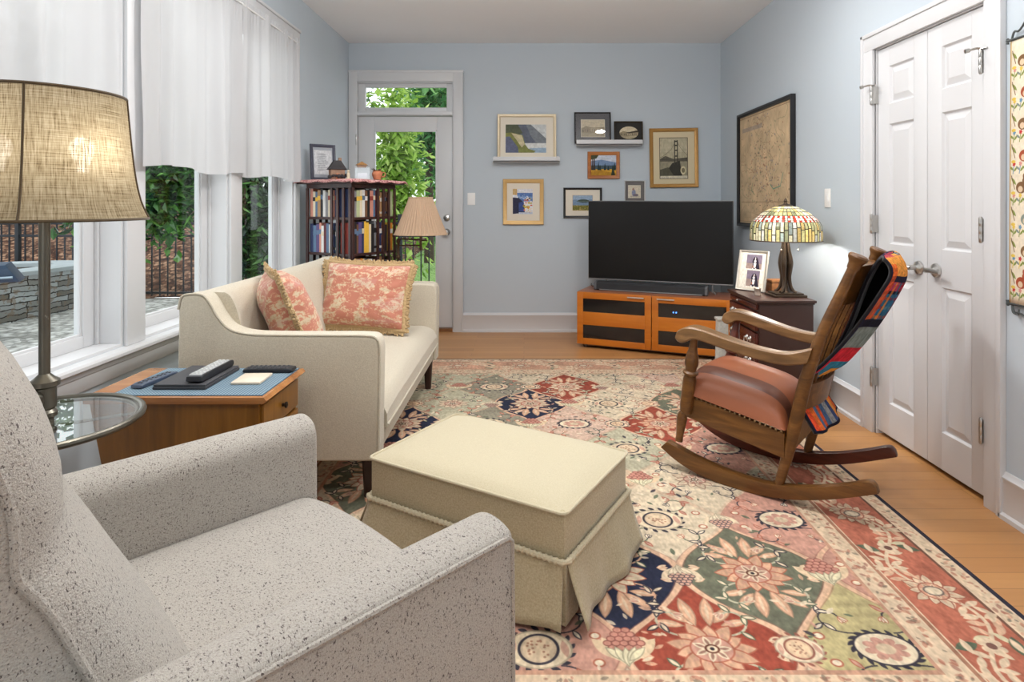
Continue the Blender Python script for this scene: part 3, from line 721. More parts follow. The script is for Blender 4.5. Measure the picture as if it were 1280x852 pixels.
    fade = (np.clip((Y - 2.6) / 1.6, 0, 1) * .55)[..., None]
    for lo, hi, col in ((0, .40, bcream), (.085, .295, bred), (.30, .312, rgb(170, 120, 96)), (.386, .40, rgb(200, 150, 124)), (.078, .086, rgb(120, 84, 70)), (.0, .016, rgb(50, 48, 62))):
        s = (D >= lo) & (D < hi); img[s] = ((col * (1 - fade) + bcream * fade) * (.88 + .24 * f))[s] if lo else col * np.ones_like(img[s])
    for lo, hi, n_, cc in ((.022, .076, 900, ((176, 104, 84), (150, 96, 84), (196, 140, 116), (96, 92, 84))), (.314, .384, 1500, ((176, 104, 84), (190, 130, 106), (150, 96, 84), (110, 100, 88)))):
        for _ in range(n_):
            d_ = rs.uniform(lo + .008, hi - .008); sd = rs.randint(4); t_ = rs.rand()
            x = (d_, W - d_, t_ * W, t_ * W)[sd]; y = (t_ * Hh, t_ * Hh, d_, Hh - d_)[sd]
            if min(x, W - x, y, Hh - y) < d_ - .001: continue
            L_ = rs.uniform(.012, .03); c.leaf(x, y, L_, L_ * .5, rs.rand() * 3.1, rgb(*cc[rs.randint(4)]), .6)
    Lr = [((X1 - .19 - X0, y - Y0), (0, 1)) for y in np.arange(Y0 + .25, Y1 - .2, .235)] + [((.19, y - Y0), (0, 1)) for y in np.arange(Y0 + .25, Y1 - .2, .235)] + [((x - X0, Hh - .19), (1, 0)) for x in np.arange(X0 + .3, X1 - .3, .235)] + [((x - X0, .19), (1, 0)) for x in np.arange(X0 + .3, X1 - .3, .235)]
    for i, ((x, y), (ux, uy)) in enumerate(Lr):
        pts = [(x + ux * s - uy * .06 * math.sin(s / .235 * PI + i * PI), y + uy * s + ux * .06 * math.sin(s / .235 * PI + i * PI)) for s in np.linspace(-.12, .12, 9)]
        c.line(pts, .012, bcream)
        for k in (0, 1, 2, 3, 5, 6, 7, 8):
            for sg in (-1, 1): c.leaf(pts[k][0] - uy * sg * .03, pts[k][1] + ux * sg * .03, .055, .022, rs.rand() * 3.1, (bcream, bcream, rgb(206, 196, 160), rgb(214, 172, 142), bcream)[k // 2])
        if i % 2 == 0:
            lotus(x, y, .085, .2, bcream, rgb(206, 150, 124), bcream, rgb(150, 84, 68), 11, 1.0); c.ell(x, y, .03, .024, rgb(110, 96, 92)); c.ell(x, y, .025, .019, pale)
        else:
            for sg in (-1, 1): c.leaf(x - uy * sg * .07, y + ux * sg * .07, .075, .034, rs.rand() * 3, leafg); c.leaf(x - uy * sg * .07, y + ux * sg * .07, .06, .022, 0 if ux else 1.5, bcream)
            c.flower(x, y, .036, 6, .4, bcream, rs.rand()); c.ell(x, y, .013, .013, rgb(120, 84, 74))
    gy = c.a.mean(2, keepdims=True); c.a = (c.a * .87 + gy * .13) * np.array((.965, .96, .945), np.float32); c.grain(.26, 31, 300, 220, 2); c.grain(.12, 32, 12, 16, 4)
    g = G(); nu, nv = 24, 30
    g.grid(lambda u, v: (X0 + W * u, Y0 + Hh * v, RUGT), nu, nv, uv=True)
    # thickness
    g.add([(X0, Y0, 0), (X1, Y0, 0), (X1, Y1, 0), (X0, Y1, 0), (X0, Y0, RUGT), (X1, Y0, RUGT), (X1, Y1, RUGT), (X0, Y1, RUGT)], [(0, 1, 5, 4), (1, 2, 6, 5), (2, 3, 7, 6), (3, 0, 4, 7)], 1)
    o = g.build('oriental_rug', [m_image('rug_pile', c.a[::-1], .95, .1, .35, 500), m_plain('rug_edge', S(46, 44, 60), .9)], smooth=0)
    tag(o, 'large floral oriental rug in red, cream, navy and green on the oak floor', 'rug')
make_rug()

# ================================================================== SOFA
SOFA = m_cloth('oatmeal_upholstery', S(222, 214, 196), S(178, 168, 148), 210, .94, .8, .06)
DARKLEG = m_wood('dark_walnut_leg', S(34, 18, 14), S(62, 32, 24), axis='Z', scale=20, rough=.35)
SY0, SY1 = 2.40, 4.06
r = thing('sofa', 'oatmeal upholstered loveseat with scooped arms under the windows', 'sofa', (-.98, 3.23, 0))
arm = [(-1.385, .19), (-1.39, .5)] + spline([(-1.385, .80), (-1.372, .85), (-1.335, .862), (-1.285, .856), (-1.255, .82), (-1.225, .768), (-1.18, .722), (-1.11, .702), (-1.0, .697), (-.8, .696), (-.64, .695), (-.594, .686), (-.578, .655), (-.576, .60)], 5) + [(-.583, .19)]
for a, b in ((SY0, SY0 + .105), (SY1 - .105, SY1)):
    ob = G().prism(arm, a, b, 'XZ', bev=.02, seg=3).build('arm', SOFA, r, world=True)
    for yy in ((a + .004) if a < 3 else b - .004, ):
        G().tube([(x * 1 + (0), yy, z) for x, z in arm[2:]], .0045, 6).build('seam_piping', SOFA, ob, world=True)
G().box(-1.375, -.60, SY0 + .1, SY1 - .1, .19, .305, .012).build('seat_rail', SOFA, r, world=True)
def seatf(x0, x1, y0, y1, zb, zt, crown, front):
    g = G()
    def top(u, v):
        x = x0 + (x1 - x0) * u; y = y0 + (y1 - y0) * v
        e = (1 - abs(2 * v - 1) ** 8) ; z = zt - .012 * (1 - e) + crown * math.sin(PI * min(1, max(0, v))) ** .4 * math.sin(PI * (.12 + .8 * u)) 
        if u > .82: t = (u - .82) / .18; z -= front * (1 - math.sqrt(max(0, 1 - t * t)))
        return (x, y, z)
    g.grid(top, 30, 24)
    k = 25
    nb = len(g.v); 
    for i in range(31):
        for j in (0, 24):
            p = g.v[i * k + j]; g.v.append((p[0], p[1], zb))
    for j in range(25):
        for i in (0, 30):
            p = g.v[i * k + j]; g.v.append((p[0], p[1], zb))
    for i in range(30):
        for jj, j in ((0, 0), (1, 24)): g.f.append((i * k + j, (i + 1) * k + j, nb + (i + 1) * 2 + jj, nb + i * 2 + jj)); g.mi.append(0)
    n2 = nb + 62
    for j in range(24):
        for ii, i in ((0, 0), (1, 30)): g.f.append((i * k + j, i * k + j + 1, n2 + (j + 1) * 2 + ii, n2 + j * 2 + ii)); g.mi.append(0)
    return g
seatf(-1.2, -.572, SY0 + .107, SY1 - .107, .29, .432, .018, .075).build('seat', SOFA, r, world=True, smooth=50)
G().tube([(-.57, y, .30) for y in np.linspace(SY0 + .11, SY1 - .11, 10)], .005, 6).build('seat_welt', SOFA, r, world=True)
bk = [(-1.375, .25), (-1.386, .6)] + spline([(-1.382, .80), (-1.37, .846), (-1.33, .860), (-1.29, .852), (-1.262, .82), (-1.235, .74), (-1.205, .6), (-1.18, .44)], 5) + [(-1.17, .3)]
def backloft():
    g = G(); k = len(bk); ny = 28; vs = []
    for j in range(ny + 1):
        v = j / ny; y = SY0 + .09 + (SY1 - SY0 - .18) * v; e = min(v, 1 - v) * (SY1 - SY0 - .18); cv = .055 * math.exp(-e / .07)
        for x, z in bk:
            vs.append((x + (cv if x > -1.3 else 0), y, z))
    fs = [(j * k + i, j * k + (i + 1) % k, (j + 1) * k + (i + 1) % k, (j + 1) * k + i) for j in range(ny) for i in range(k)]
    fs += [tuple(range(k)), tuple(ny * k + i for i in range(k))[::-1]]
    g.add(vs, fs); return g
backloft().build('backrest', SOFA, r, world=True, smooth=50)
for x, y in ((-.645, 2.5), (-.63, 3.945), (-1.33, 2.47), (-1.33, 3.99)):
    z0 = RUGT + .0006 if x > -1.2 else 0
    G().tube([(x, y, z0), (x, y, .2)], [.019, .029], 12, sq=True).build('leg', DARKLEG, r, world=True)

# scatter cushions
def m_toile():
    n = N('coral_toile'); v = n.coord(); 
    a = n.noise(n.coord(scale=(13, 24, 13)), 1.0, 5, .68, .8); b = n.noise(v, 55, 3, .7, .5); c2 = n.noise(n.coord(scale=(5, 13, 5)), 1.3, 2)
    f = n.math('ADD', n.math('MULTIPLY', a, .7), n.math('MULTIPLY', b, .33))
    col = n.ramp(f, [(.50, S(188, 122, 102)), (.535, S(206, 154, 126)), (.555, S(204, 182, 150)), (.7, S(206, 188, 158))])
    fine = n.ramp(b, [(.40, S(160, 124, 96)), (.52, S(212, 196, 168))]); mask = n.math('GREATER_THAN', f, .55)
    col = n.mix(n.math('MULTIPLY', mask, .5), col, fine)
    col = n.mix(n.math('MULTIPLY', n.math('GREATER_THAN', c2, .62), .25), col, S(196, 150, 150))
    return n.done(n.bsdf(col, .8, 0, .25, n.bump(n.noise(v, 600, 2), .25, .001), **{'Sheen Weight': .3}))
TOILE = m_toile(); FRINGE = m_cloth('straw_fringe', S(206, 180, 136), S(150, 120, 80), 190, .95, 1.0, .2)
def cushion(label, ctr, ux, vz, W, Hh, T, seed):
    u = Vector(ux).normalized(); n_ = u.cross(Vector(vz)).normalized(); v = n_.cross(u)
    M = Matrix((( u.x, v.x, n_.x, ctr[0]), (u.y, v.y, n_.y, ctr[1]), (u.z, v.z, n_.z, ctr[2]), (0, 0, 0, 1)))
    r = thing('scatter_cushion', label, 'cushion', ctr, group='fringed toile cushions on the sofa'); r.rotation_euler = M.to_euler()
    del r['group']
    g = G(); rs = np.random.RandomState(seed); ph = rs.rand(6) * 6
    def edge(a): # pinched-in sides
        return 1 - .07 * (1 - a * a)
    def surf(sgn):
        def fn(p, q):
            a, b = 2 * p - 1, 2 * q - 1
            x = a * edge(b) * W / 2; y = b * edge(a) * Hh / 2
            th = max(0, (1 - a ** 4) * (1 - b ** 4)) ** .55
            z = sgn * T / 2 * th * (1 + .06 * math.sin(5 * a + ph[0]) * math.sin(4 * b + ph[1]))
            rad = math.atan2(b, a); z += sgn * .006 * math.sin(rad * 18 + ph[2]) * (a * a + b * b) * th
            return (x, y, z)
        return fn
    g.grid(surf(1), 28, 28).grid(surf(-1), 28, 28)
    g.build('cover', TOILE, r, smooth=60)
    f = G(); rim = []
    m = 90
    for i in range(m * 4):
        sgm, t = divmod(i, m); t = 2 * t / m - 1
        a, b = ((t, -1), (1, t), (-t, 1), (-1, -t))[sgm]
        rim.append((a * edge(b) * W / 2, b * edge(a) * Hh / 2, 0))
    f.tube(rim, [.012 + .004 * rs.rand() for _ in rim], 7, closed=True)
    for i, pnt in enumerate(rim):
        o = Vector((pnt[0], pnt[1], 0)).normalized()
        sgm = i // m; o = Vector(((0, -1, 0), (1, 0, 0), (0, 1, 0), (-1, 0, 0))[sgm]) * .75 + o * .25
        ln = .024 + .012 * rs.rand(); z = .008 * (rs.rand() - .5)
        tip = Vector(pnt) + o * ln + Vector((rs.randn() * .004, rs.randn() * .004, z * 2))
        f.tube([pnt, tuple(Vector(pnt) + o * ln * .6 + Vector((0, 0, z))), tuple(tip)], [.006, .0075, .005], 5)
    f.build('fringe', FRINGE, r, smooth=60)
cushion('coral toile cushion with straw fringe propped upright at the bookcase end of the sofa', (-.962, 3.63, .668), (.985, -.14, -.03), (.0, .34, .94), .545, .40, .17, 3)
cushion('coral toile cushion seen edge-on leaning on the sofa back by the end table', (-1.10, 2.82, .70), (-.48, .87, .0), (-.36, -.10, .92), .42, .44, .21, 5)

# ================================================================== OTTOMAN
OTT = m_cloth('cream_velvet_weave', S(208, 199, 173), S(180, 168, 138), 260, .9, .5, .10, 4)
OTTS = m_cloth('cream_basket_weave', S(206, 195, 164), S(146, 130, 98), 190, .92, .9, .10, 4)
r = thing('ottoman', 'cream upholstered ottoman with rope trim and pleated skirt on the rug', 'ottoman', (-.085, 2.123, RUGT + .001), math.atan2(-.5055, .8627))
hx, hy, zt = .382, .252, .325
def ott(u, v):
    a, b = 2 * u - 1, 2 * v - 1
    z = zt + .03 * (max(0, 1 - a ** 4) * max(0, 1 - b ** 4)) ** .5
    return (a * hx * (1 - .012 * (1 - abs(b) ** 3) * 0), b * hy, z)
g = G().box(-hx + .004, hx - .004, -hy + .004, hy - .004, .16, zt + .004, .012); 
g.build('box_side', OTTS, r)
G().grid(ott, 28, 22).build('padded_top', OTT, r, smooth=60)
def rect_path(hx, hy, z, rr=.02, n=5):
    pts = []
    for sx, sy, a0 in ((1, 1, 0), (-1, 1, 90), (-1, -1, 180), (1, -1, 270)):
        for k in range(n + 1):
            a = math.radians(a0 + 90 * k / n); pts.append((sx * (hx - rr) + rr * math.cos(a), sy * (hy - rr) + rr * math.sin(a), z))
    return pts
G().tube(rect_path(hx + .001, hy + .001, zt + .002), .0055, 8, closed=True).build('welt', OTT, r)
rp = rect_path(hx + .007, hy + .007, .192, .02, 4); dense = []
for i in range(len(rp)):
    a, b = Vector(rp[i]), Vector(rp[(i + 1) % len(rp)]); k = max(1, int((b - a).length / .006))
    dense += [a.lerp(b, t / k) for t in range(k)]
G().tube(dense, [.0085 + .0022 * math.sin(i * 2.1) for i in range(len(dense))], 8, closed=True).build('rope_trim', OTT, r)
def skirt_side(p0, p1, out, seed):
    rs = random.Random(seed); a, b, c, d = [rs.uniform(0, 6) for _ in range(4)]
    P0, P1, O = Vector(p0), Vector(p1), Vector(out); L = (P1 - P0).length; T = (P1 - P0).normalized()
    g = G()
    def fn(u, v):
        fl = .045 * v ** 1.2 + .012 * v * math.sin(u * 9 + a) + .006 * v * math.sin(u * 21 + b)
        lift = .012 * v * (1 - math.sin(PI * u)) + .008 * v * math.sin(4 * u + c)
        cr = (u - .5) * (L - .012 - .022 * v * 0 + .03 * v)
        e = abs(2 * u - 1) ** 10
        return tuple((P0 + P1) / 2 + T * cr + O * (fl + e * .012 * v + .004) + Vector((0, 0, .19 - .167 * v + lift - .012 * v)))
    g.grid(fn, 26, 8); return g
cs = [(-hx, -hy, 0), (hx, -hy, 0), (hx, hy, 0), (-hx, hy, 0)]; outs = [(0, -1, 0), (1, 0, 0), (0, 1, 0), (-1, 0, 0)]
def solid(o, t, off=-1):
    m = o.modifiers.new('thickness', 'SOLIDIFY'); m.thickness = t; m.offset = off; return o
for i in range(4): solid(skirt_side(cs[i], cs[(i + 1) % 4], outs[i], i + 3).build('skirt_panel', OTTS, r, smooth=60), .004, 0)
for i in range(4):
    cx, cy, _ = cs[i]; sx, sy = (1 if cx > 0 else -1), (1 if cy > 0 else -1)
    G().prism([(cx - sx * .08, cy + sy * .004), (cx + sx * .004, cy + sy * .004), (cx + sx * .004, cy - sy * .08), (cx - sx * .002, cy - sy * .08), (cx - sx * .004, cy - sy * .004), (cx - sx * .08, cy - sy * .002)][::(1 if sx * sy > 0 else -1)], .012, .185, 'XY').build('corner_pleat', OTTS, r)

# ================================================================== ARMCHAIR
def m_tweed():
    n = N('flecked_tweed'); v = n.coord()
    f = n.noise(v, 420, 2, .6); sp = n.noise(n.coord(scale=(1, 1, 1.5)), 230, 2, .6, .3); w = n.noise(v, 26, 3); s2 = n.noise(n.coord(scale=(1.6, .7, 1)), 205, 2, .55)
    col = n.mix(f, S(205, 200, 191), S(146, 140, 132))
    col = n.mix(n.ramp(sp, [(.57, (0, 0, 0, 1)), (.68, (.8, .8, .8, 1))]), col, S(134, 125, 119))
    col = n.mix(n.ramp(n.math('ADD', s2, n.math('MULTIPLY', w, .12)), [(.675, (0, 0, 0, 1)), (.74, (1, 1, 1, 1))]), col, S(84, 75, 73))
    h = n.math('ADD', f, n.math('MULTIPLY', sp, .8))
    return n.done(n.bsdf(col, .95, 0, .2, n.bump(h, .75, .003), **{'Sheen Weight': .2}))
TWEED = m_tweed()
ar = thing('armchair', 'grey flecked tweed recliner armchair facing the ottoman', 'armchair', (-.649, 1.073, RUGT), math.atan2(.714, .7))
ZO = -RUGT
for sg in (1, -1):
    prof = [(.435, .03)] + [(.436, .612), (.434, .622)] + spline([(.428, .629), (.41, .637), (.385, .641), (.36, .638), (.338, .627), (.324, .606), (.32, .575)], 4) + [(.318, .03)]
    prof = [(y * sg, z + ZO) for y, z in prof]
    a = G().prism(prof if sg < 0 else prof[::-1], -.40, .458, 'YZ', bev=.014, seg=3).build('arm', TWEED, ar)
    pp = [(-.40, .437 * sg, .624 + ZO), (.45, .437 * sg, .624 + ZO)]
    path = [(-.4, .437 * sg, .622 + ZO), (.2, .437 * sg, .622 + ZO), (.44, .437 * sg, .622 + ZO), (.452, .434 * sg, .612 + ZO), (.455, .434 * sg, .4 + ZO), (.455, .434 * sg, .04 + ZO)]
    G().tube(path, .005, 7).build('seam_piping', TWEED, a)
def cseat(u, v):
    x = -.06 + .525 * u; y = (2 * v - 1) * .317
    z = .447 + .022 * max(0, 1 - abs(2 * v - 1) ** 3) * math.sin(PI * (.2 + .65 * u)) + .006 * math.exp(-((u - .55) / .02) ** 2) * math.exp(-((v - .62) / .2) ** 2) * -1
    if u > .86: t = (u - .86) / .14; z -= .05 * (1 - math.sqrt(max(0, 1 - t * t)))
    return (x + .02 * (1 - (2 * v - 1) ** 2) * u, y, z + ZO)
g = seatf(-.06, .465, -.317, .317, .27 + ZO, .45 + ZO, .03, .05)
g.v = [((cseat((x + .06) / .525, (y / .317 + 1) / 2)) if z > .3 else (x + .02 * (1 - (y / .317) ** 2) * max(0, (x + .06) / .525), y, z)) for x, y, z in g.v]
g.build('seat', TWEED, ar, smooth=50)
G().box(-.36, .43, -.32, .32, .06 + ZO, .275 + ZO, .01).build('base', TWEED, ar)
G().box(.43, .462, -.315, .315, .07 + ZO, .27 + ZO, .012).build('footrest', TWEED, ar)
zs = [.36, .43, .47, .52, .57, .62, .67, .71, .74, .765, .785, .805, .83, .86, .90, .94, .98, 1.02, 1.05, 1.068]
xf = [.045, .03, .016, -.008, -.034, -.06, -.085, -.106, -.122, -.138, -.152, -.158, -.158, -.160, -.168, -.180, -.198, -.222, -.255, -.30]
def cback(u, v):
    i = u * (len(zs) - 1); z = float(np.interp(i, range(len(zs)), zs)); x = float(np.interp(i, range(len(zs)), xf)); y = (2 * v - 1)
    lum = .07 + .02 * math.exp(-((z - .6) / .12) ** 2)
    e = 1 - (1 - max(0, 1 - abs(y) ** 3.2)) ** 1
    return (x - lum * (1 - e ** .6), y * .312, z + ZO)
g = G().grid(cback, 57, 30)
# closed back shell
nu, nv = 57, 30; k = nv + 1; nb = len(g.v)
for i in range(nu + 1):
    for j in range(nv + 1):
        x, y, z = g.v[i * k + j]; g.v.append((min(x, float(np.interp(z - ZO, zs, xf)) - .07) - .15 + .0, y * 1.02, z - .0))
for i in range(nu):
    for j in range(nv): g.f.append((nb + i * k + j + 1, nb + (i + 1) * k + j + 1, nb + (i + 1) * k + j, nb + i * k + j)); g.mi.append(0)
    for j in (0, nv): g.f.append((i * k + j, (i + 1) * k + j, nb + (i + 1) * k + j, nb + i * k + j)); g.mi.append(0)
for j in range(nv):
    for i in (0, nu): g.f.append((i * k + j, i * k + j + 1, nb + i * k + j + 1, nb + i * k + j)); g.mi.append(0)
bo = g.build('backrest', TWEED, ar, smooth=50)
for sg in (1, -1):
    G().tube([tuple(Vector(cback(u, 0 if sg < 0 else 1)) + Vector((.0, sg * .003, 0))) for u in np.linspace(.1, .99, 30)], .0055, 7).build('seam_piping', TWEED, bo)

# ================================================================== ROCKING CHAIR
OAKD = m_wood('aged_oak', S(74, 46, 18), S(138, 94, 44), S(106, 68, 28), axis='X', scale=26, rough=.38, stretch=.12)
OAKL = m_wood('worn_oak_arm', S(92, 66, 38), S(158, 122, 80), S(126, 92, 56), axis='X', scale=26, rough=.4, stretch=.1)
OAKR = m_wood('reddish_oak', S(60, 22, 14), S(104, 48, 30), axis='X', scale=26, rough=.3, stretch=.12)  # darker, redder oak for the far rocker and front leg
LEATHER = m_plain('tan_leather', S(150, 88, 58), .42, var=.07, vscale=3.5, bump=.12, bscale=260)
LEATHD = m_plain('brown_leather_strip', S(96, 56, 40), .38, var=.06, bump=.1, bscale=260)
BRASS = m_plain('dull_brass_tacks', S(120, 96, 66), .4, .8)
P0 = Vector((1.045, 2.465)); Sv = Vector((.6392, .7690)); root = P0 + Sv * .21
ZR = .022 - RUGT
rc = thing('rocking_chair', 'antique oak rocking chair with tan leather seat beside the closet doors', 'rocking chair', (root.x, root.y, RUGT), math.atan2(.6392, -.7690))
at = [.488, .44, .333, .21, .074, -.038, -.143, -.257, -.33, -.355]; zt_ = [.107, .094, .068, .05, .046, .06, .087, .131, .163, .150]
ab = [.52, .452, .367, .27, .171, .074, -.035, -.14, -.24, -.362]; zb_ = [.073, .035, .005, -.010, -.014, -.011, .005, .034, .072, .127]
bot = spline(list(zip(ab, zb_)), 4); top = spline(list(zip(at, zt_)), 4)
for sg in (1, -1):
    G().prism([(a, z + ZR) for a, z in bot + top[::-1]], sg * .21 - .021, sg * .21 + .021, 'XZ', bev=.006).build('rocker', OAKD if sg > 0 else OAKR, rc)
    post = spline([(-.003, sg * .21, .05), (-.035, sg * .21, .18), (-.066, sg * .21, .31), (-.106, sg * .21, .5), (-.17, sg * .21, .70), (-.235, sg * .21, .86), (-.281, sg * .21, .972)], 4)
    k = len(post); rad = [float(np.interp(p[2], [.05, .2, .35, .5, .7, .9, 1.0], [.018, .024, .026, .0255, .0225, .0195, .0185])) for p in post]
    g = G().tube([(a, y, z + ZR) for a, y, z in post], rad, 18)
    d = (Vector(post[-1]) - Vector(post[-2])).normalized(); c = Vector(post[-1]); c.z += ZR
    g.lathe([(.001, -.02), (.023, -.02), (.024, 0), (.028, .010), (.035, .02), (.036, .03), (.031, .037), (.001, .038)], c, 18, d)
    g.build('back_post', OAKD, rc)
    # turned front leg with a vase-shaped arm support
    lp = [(.43, .225, .125), (.41, .232, .25), (.392, .237, .27), (.369, .245, .423), (.36, .25, .48), (.343, .258, .606)]
    ll = spline(lp, 10); n_ = len(ll)
    zz = [.125, .15, .20, .235, .255, .263, .272, .28, .30, .42, .44, .448, .455, .462, .472, .49, .515, .56, .60, .61]
    rr = [.017, .016, .021, .024, .019, .017, .027, .026, .029, .029, .024, .034, .034, .024, .024, .030, .029, .019, .016, .022]
    ll = [tuple(np.array([np.interp(z, [p[2] for p in lp], [p[i] for p in lp]) for i in (0, 1)]).tolist()) + (z,) for z in np.linspace(.125, .61, 70)]
    G().tube([(a, sg * y, z + ZR) for a, y, z in ll], [float(np.interp(p[2], zz, rr)) for p in ll], 16).build('front_leg', OAKD if sg > 0 else OAKR, rc)
    # scrolled arm
    atop = spline([(.415, .612), (.402, .640), (.36, .661), (.307, .661), (.221, .641), (.086, .612), (-.024, .602), (-.09, .616), (-.135, .634)], 5)
    abot = spline([(.405, .592), (.386, .588), (.366, .594), (.322, .613), (.221, .591), (.086, .564), (-.024, .552), (-.09, .562), (-.12, .572)], 5)
    g = G(); cs_ = []; yc = lambda a: float(np.interp(a, [-.13, .2, .4], [.222, .255, .268])); hwf = lambda a: float(np.interp(a, [-.13, 0, .25, .36, .415], [.022, .026, .036, .042, .03]))
    vs = []
    for (a, z), (a2, z2) in zip(atop, abot):
        w, w2 = hwf(a), hwf(a2); e = min(.006, (z - z2) * .3)
        ring = [(a, -w + .006, z), (a, w - .006, z), (a, w, z - e), (a2, w2, z2 + e), (a2, w2 - .006, z2), (a2, -w2 + .006, z2), (a2, -w2, z2 + e), (a, -w, z - e)]
        vs += [(p[0], sg * (yc(p[0]) + p[1]), p[2] + ZR) for p in ring]
    m = len(atop); fs = [(i * 8 + j, i * 8 + (j + 1) % 8, (i + 1) * 8 + (j + 1) % 8, (i + 1) * 8 + j) for i in range(m - 1) for j in range(8)] + [tuple(range(8))[::-1], tuple((m - 1) * 8 + j for j in range(8))]
    g.add(vs, fs); g.build('arm', OAKL, rc)
    sr = [(.395, .346), (.19, .310), (-.03, .270), (-.03, .170), (.19, .208), (.41, .248)]
    G().prism([(a, z + ZR) for a, z in sr], sg * .222 - .013, sg * .222 + .013, 'XZ', bev=.003).build('side_rail', OAKD, rc)
G().prism([(.375, .34 + ZR), (.40, .345 + ZR), (.415, .25 + ZR), (.39, .245 + ZR)], -.22, .22, 'XZ').build('front_rail', OAKD, rc)
G().prism([(-.035, .27 + ZR), (-.01, .275 + ZR), (-.01, .175 + ZR), (-.035, .17 + ZR)], -.21, .21, 'XZ').build('rear_rail', OAKD, rc)
def rseat(u, v):
    a = -.032 + .44 * u; y = (2 * v - 1); hw = .236 + .012 * u
    zb = float(np.interp(a, [-.03, .40], [.272, .344])); e = (max(0, 1 - abs(y) ** 3.5) ** .55); e2 = max(0, 1 - abs(2 * u - 1) ** 4.5) ** .5
    return (a + .012 * (1 - y * y) * (u - .5), y * hw, zb + .012 + .135 * e * e2 * (1 - .05 * u) + ZR)
nu, nv = 30, 44
g = G().grid(rseat, nu, nv)
for i in range(nu):
    for j in range(nv):
        if .735 < (j + .5) / nv < .86: g.mi[i * nv + j] = 1
g.build('seat', [LEATHER, LEATHD], rc, smooth=60)
for sg in (1, -1):
    g = G()
    for i in range(20):
        a = -.02 + .4 * i / 19; z = float(np.interp(a, [-.03, .395], [.276, .348])); g.sphere((a, sg * .2375, z + ZR), .0062, 8, 6)
    g.build('tack_trim', BRASS, rc)
def bowed(z0, z1, f, bow, th, name, mat=OAKD):
    g = G(); n = 16; vs = []
    for j in range(n + 1):
        y = -.2 + .4 * j / n; b = bow * (1 - (y / .2) ** 2)
        for z, s in ((z0, 1), (z1, 1), (z1, 0), (z0, 0)): vs.append((f(z) - b + (th if s else 0), y, z + ZR))
    fs = [(j * 4 + i, j * 4 + (i + 1) % 4, j * 4 + 4 + (i + 1) % 4, j * 4 + 4 + i) for j in range(n) for i in range(4)] + [(0, 1, 2, 3), tuple(n * 4 + i for i in (3, 2, 1, 0))]
    g.add(vs, fs); return g.build(name, mat, rc, smooth=40)
pa = lambda z: float(np.interp(z, [.05, .31, .5, .7, .86, 1.0], [-.003, -.066, -.106, -.17, -.235, -.29]))
bowed(.80, .958, pa, .035, .02, 'crest_rail'); bowed(.37, .475, lambda z: pa(z) - .012, .038, .02, 'lower_rail')
for y in (-.13, -.065, 0, .065, .13):
    G().tube([(pa(z) - .03 * (1 - (y / .2) ** 2) + .008, y, z + ZR) for z in (.46, .6, .7, .81)], .012, 8, sq=True).build('slat', OAKD, rc)

# woven blanket over the chair back
def quilt_img():
    c = Cv(1.0, 1.0, 700, rgb(30, 26, 34)); rs = np.random.RandomState(2)   # x: across the chair, y: along the cloth
    cols = [rgb(196, 70, 40), rgb(222, 128, 50), rgb(40, 96, 130), rgb(150, 36, 52), rgb(110, 130, 130), rgb(228, 162, 66), rgb(38, 36, 56), rgb(170, 60, 90)]
    y = 0; k = 0
    while y < 1:
        h = rs.uniform(.035, .075); x = 0
        while x < 1:
            w = rs.uniform(.1, .34); col = cols[rs.randint(len(cols))]; c.rect(x, y, x + w, y + h, col)
            for t in range(4): c.rect(x, y + h * (t + .4) / 4, x + w, y + h * (t + .7) / 4, cols[rs.randint(len(cols))], .6)
            x += w
        c.rect(0, y + h - .008, 1, y + h, rgb(26, 26, 44)); y += h
    # warm plain top fold, stepped block low on the hanging side, bright stripes at the hem
    c.rect(0, .40, 1, .50, rgb(226, 150, 66)); c.rect(0, .495, 1, .52, rgb(28, 28, 52)); c.rect(.0, .44, .12, .72, rgb(224, 92, 40), .75)
    for i in range(9): c.rect(.1 + i * .1, .52, .14 + i * .1, .70, cols[i % 8], .75)
    c.rect(0, .66, .75, .80, rgb(196, 44, 60)); c.rect(.07, .69, .6, .775, rgb(52, 130, 164)); c.rect(.2, .71, .42, .755, rgb(226, 160, 70)); c.rect(0, .615, .6, .66, rgb(120, 134, 132)); c.rect(.0, .605, 1, .62, rgb(24, 24, 40)); c.rect(0, .80, 1, .83, rgb(22, 20, 34))
    for i, col in enumerate((rgb(222, 80, 46), rgb(228, 110, 50), rgb(86, 116, 150), rgb(214, 86, 44), rgb(70, 96, 130), rgb(150, 150, 150), rgb(60, 76, 120), rgb(228, 150, 60), rgb(230, 140, 50), rgb(216, 96, 44))): c.rect(i * .1, .86, i * .1 + .1, .985, col)
    c.rect(0, .985, 1, 1, rgb(24, 22, 40)); c.rect(0, 0, .025, 1, rgb(28, 30, 54)); c.rect(.975, 0, 1, 1, rgb(28, 30, 54))
    return c.grain(.5, 8, 40, 120, 4).a
path = spline([(-.098, .50), (-.145, .60), (-.190, .70), (-.224, .80), (-.255, .89), (-.280, .945), (-.300, .976), (-.330, .996), (-.357, .992), (-.375, .962), (-.374, .920), (-.352, .868), (-.298, .765), (-.228, .652), (-.15, .55), (-.088, .495), (-.060, .455), (-.052, .41), (-.070, .365), (-.100, .32), (-.125, .285)], 5)
n = len(path); 
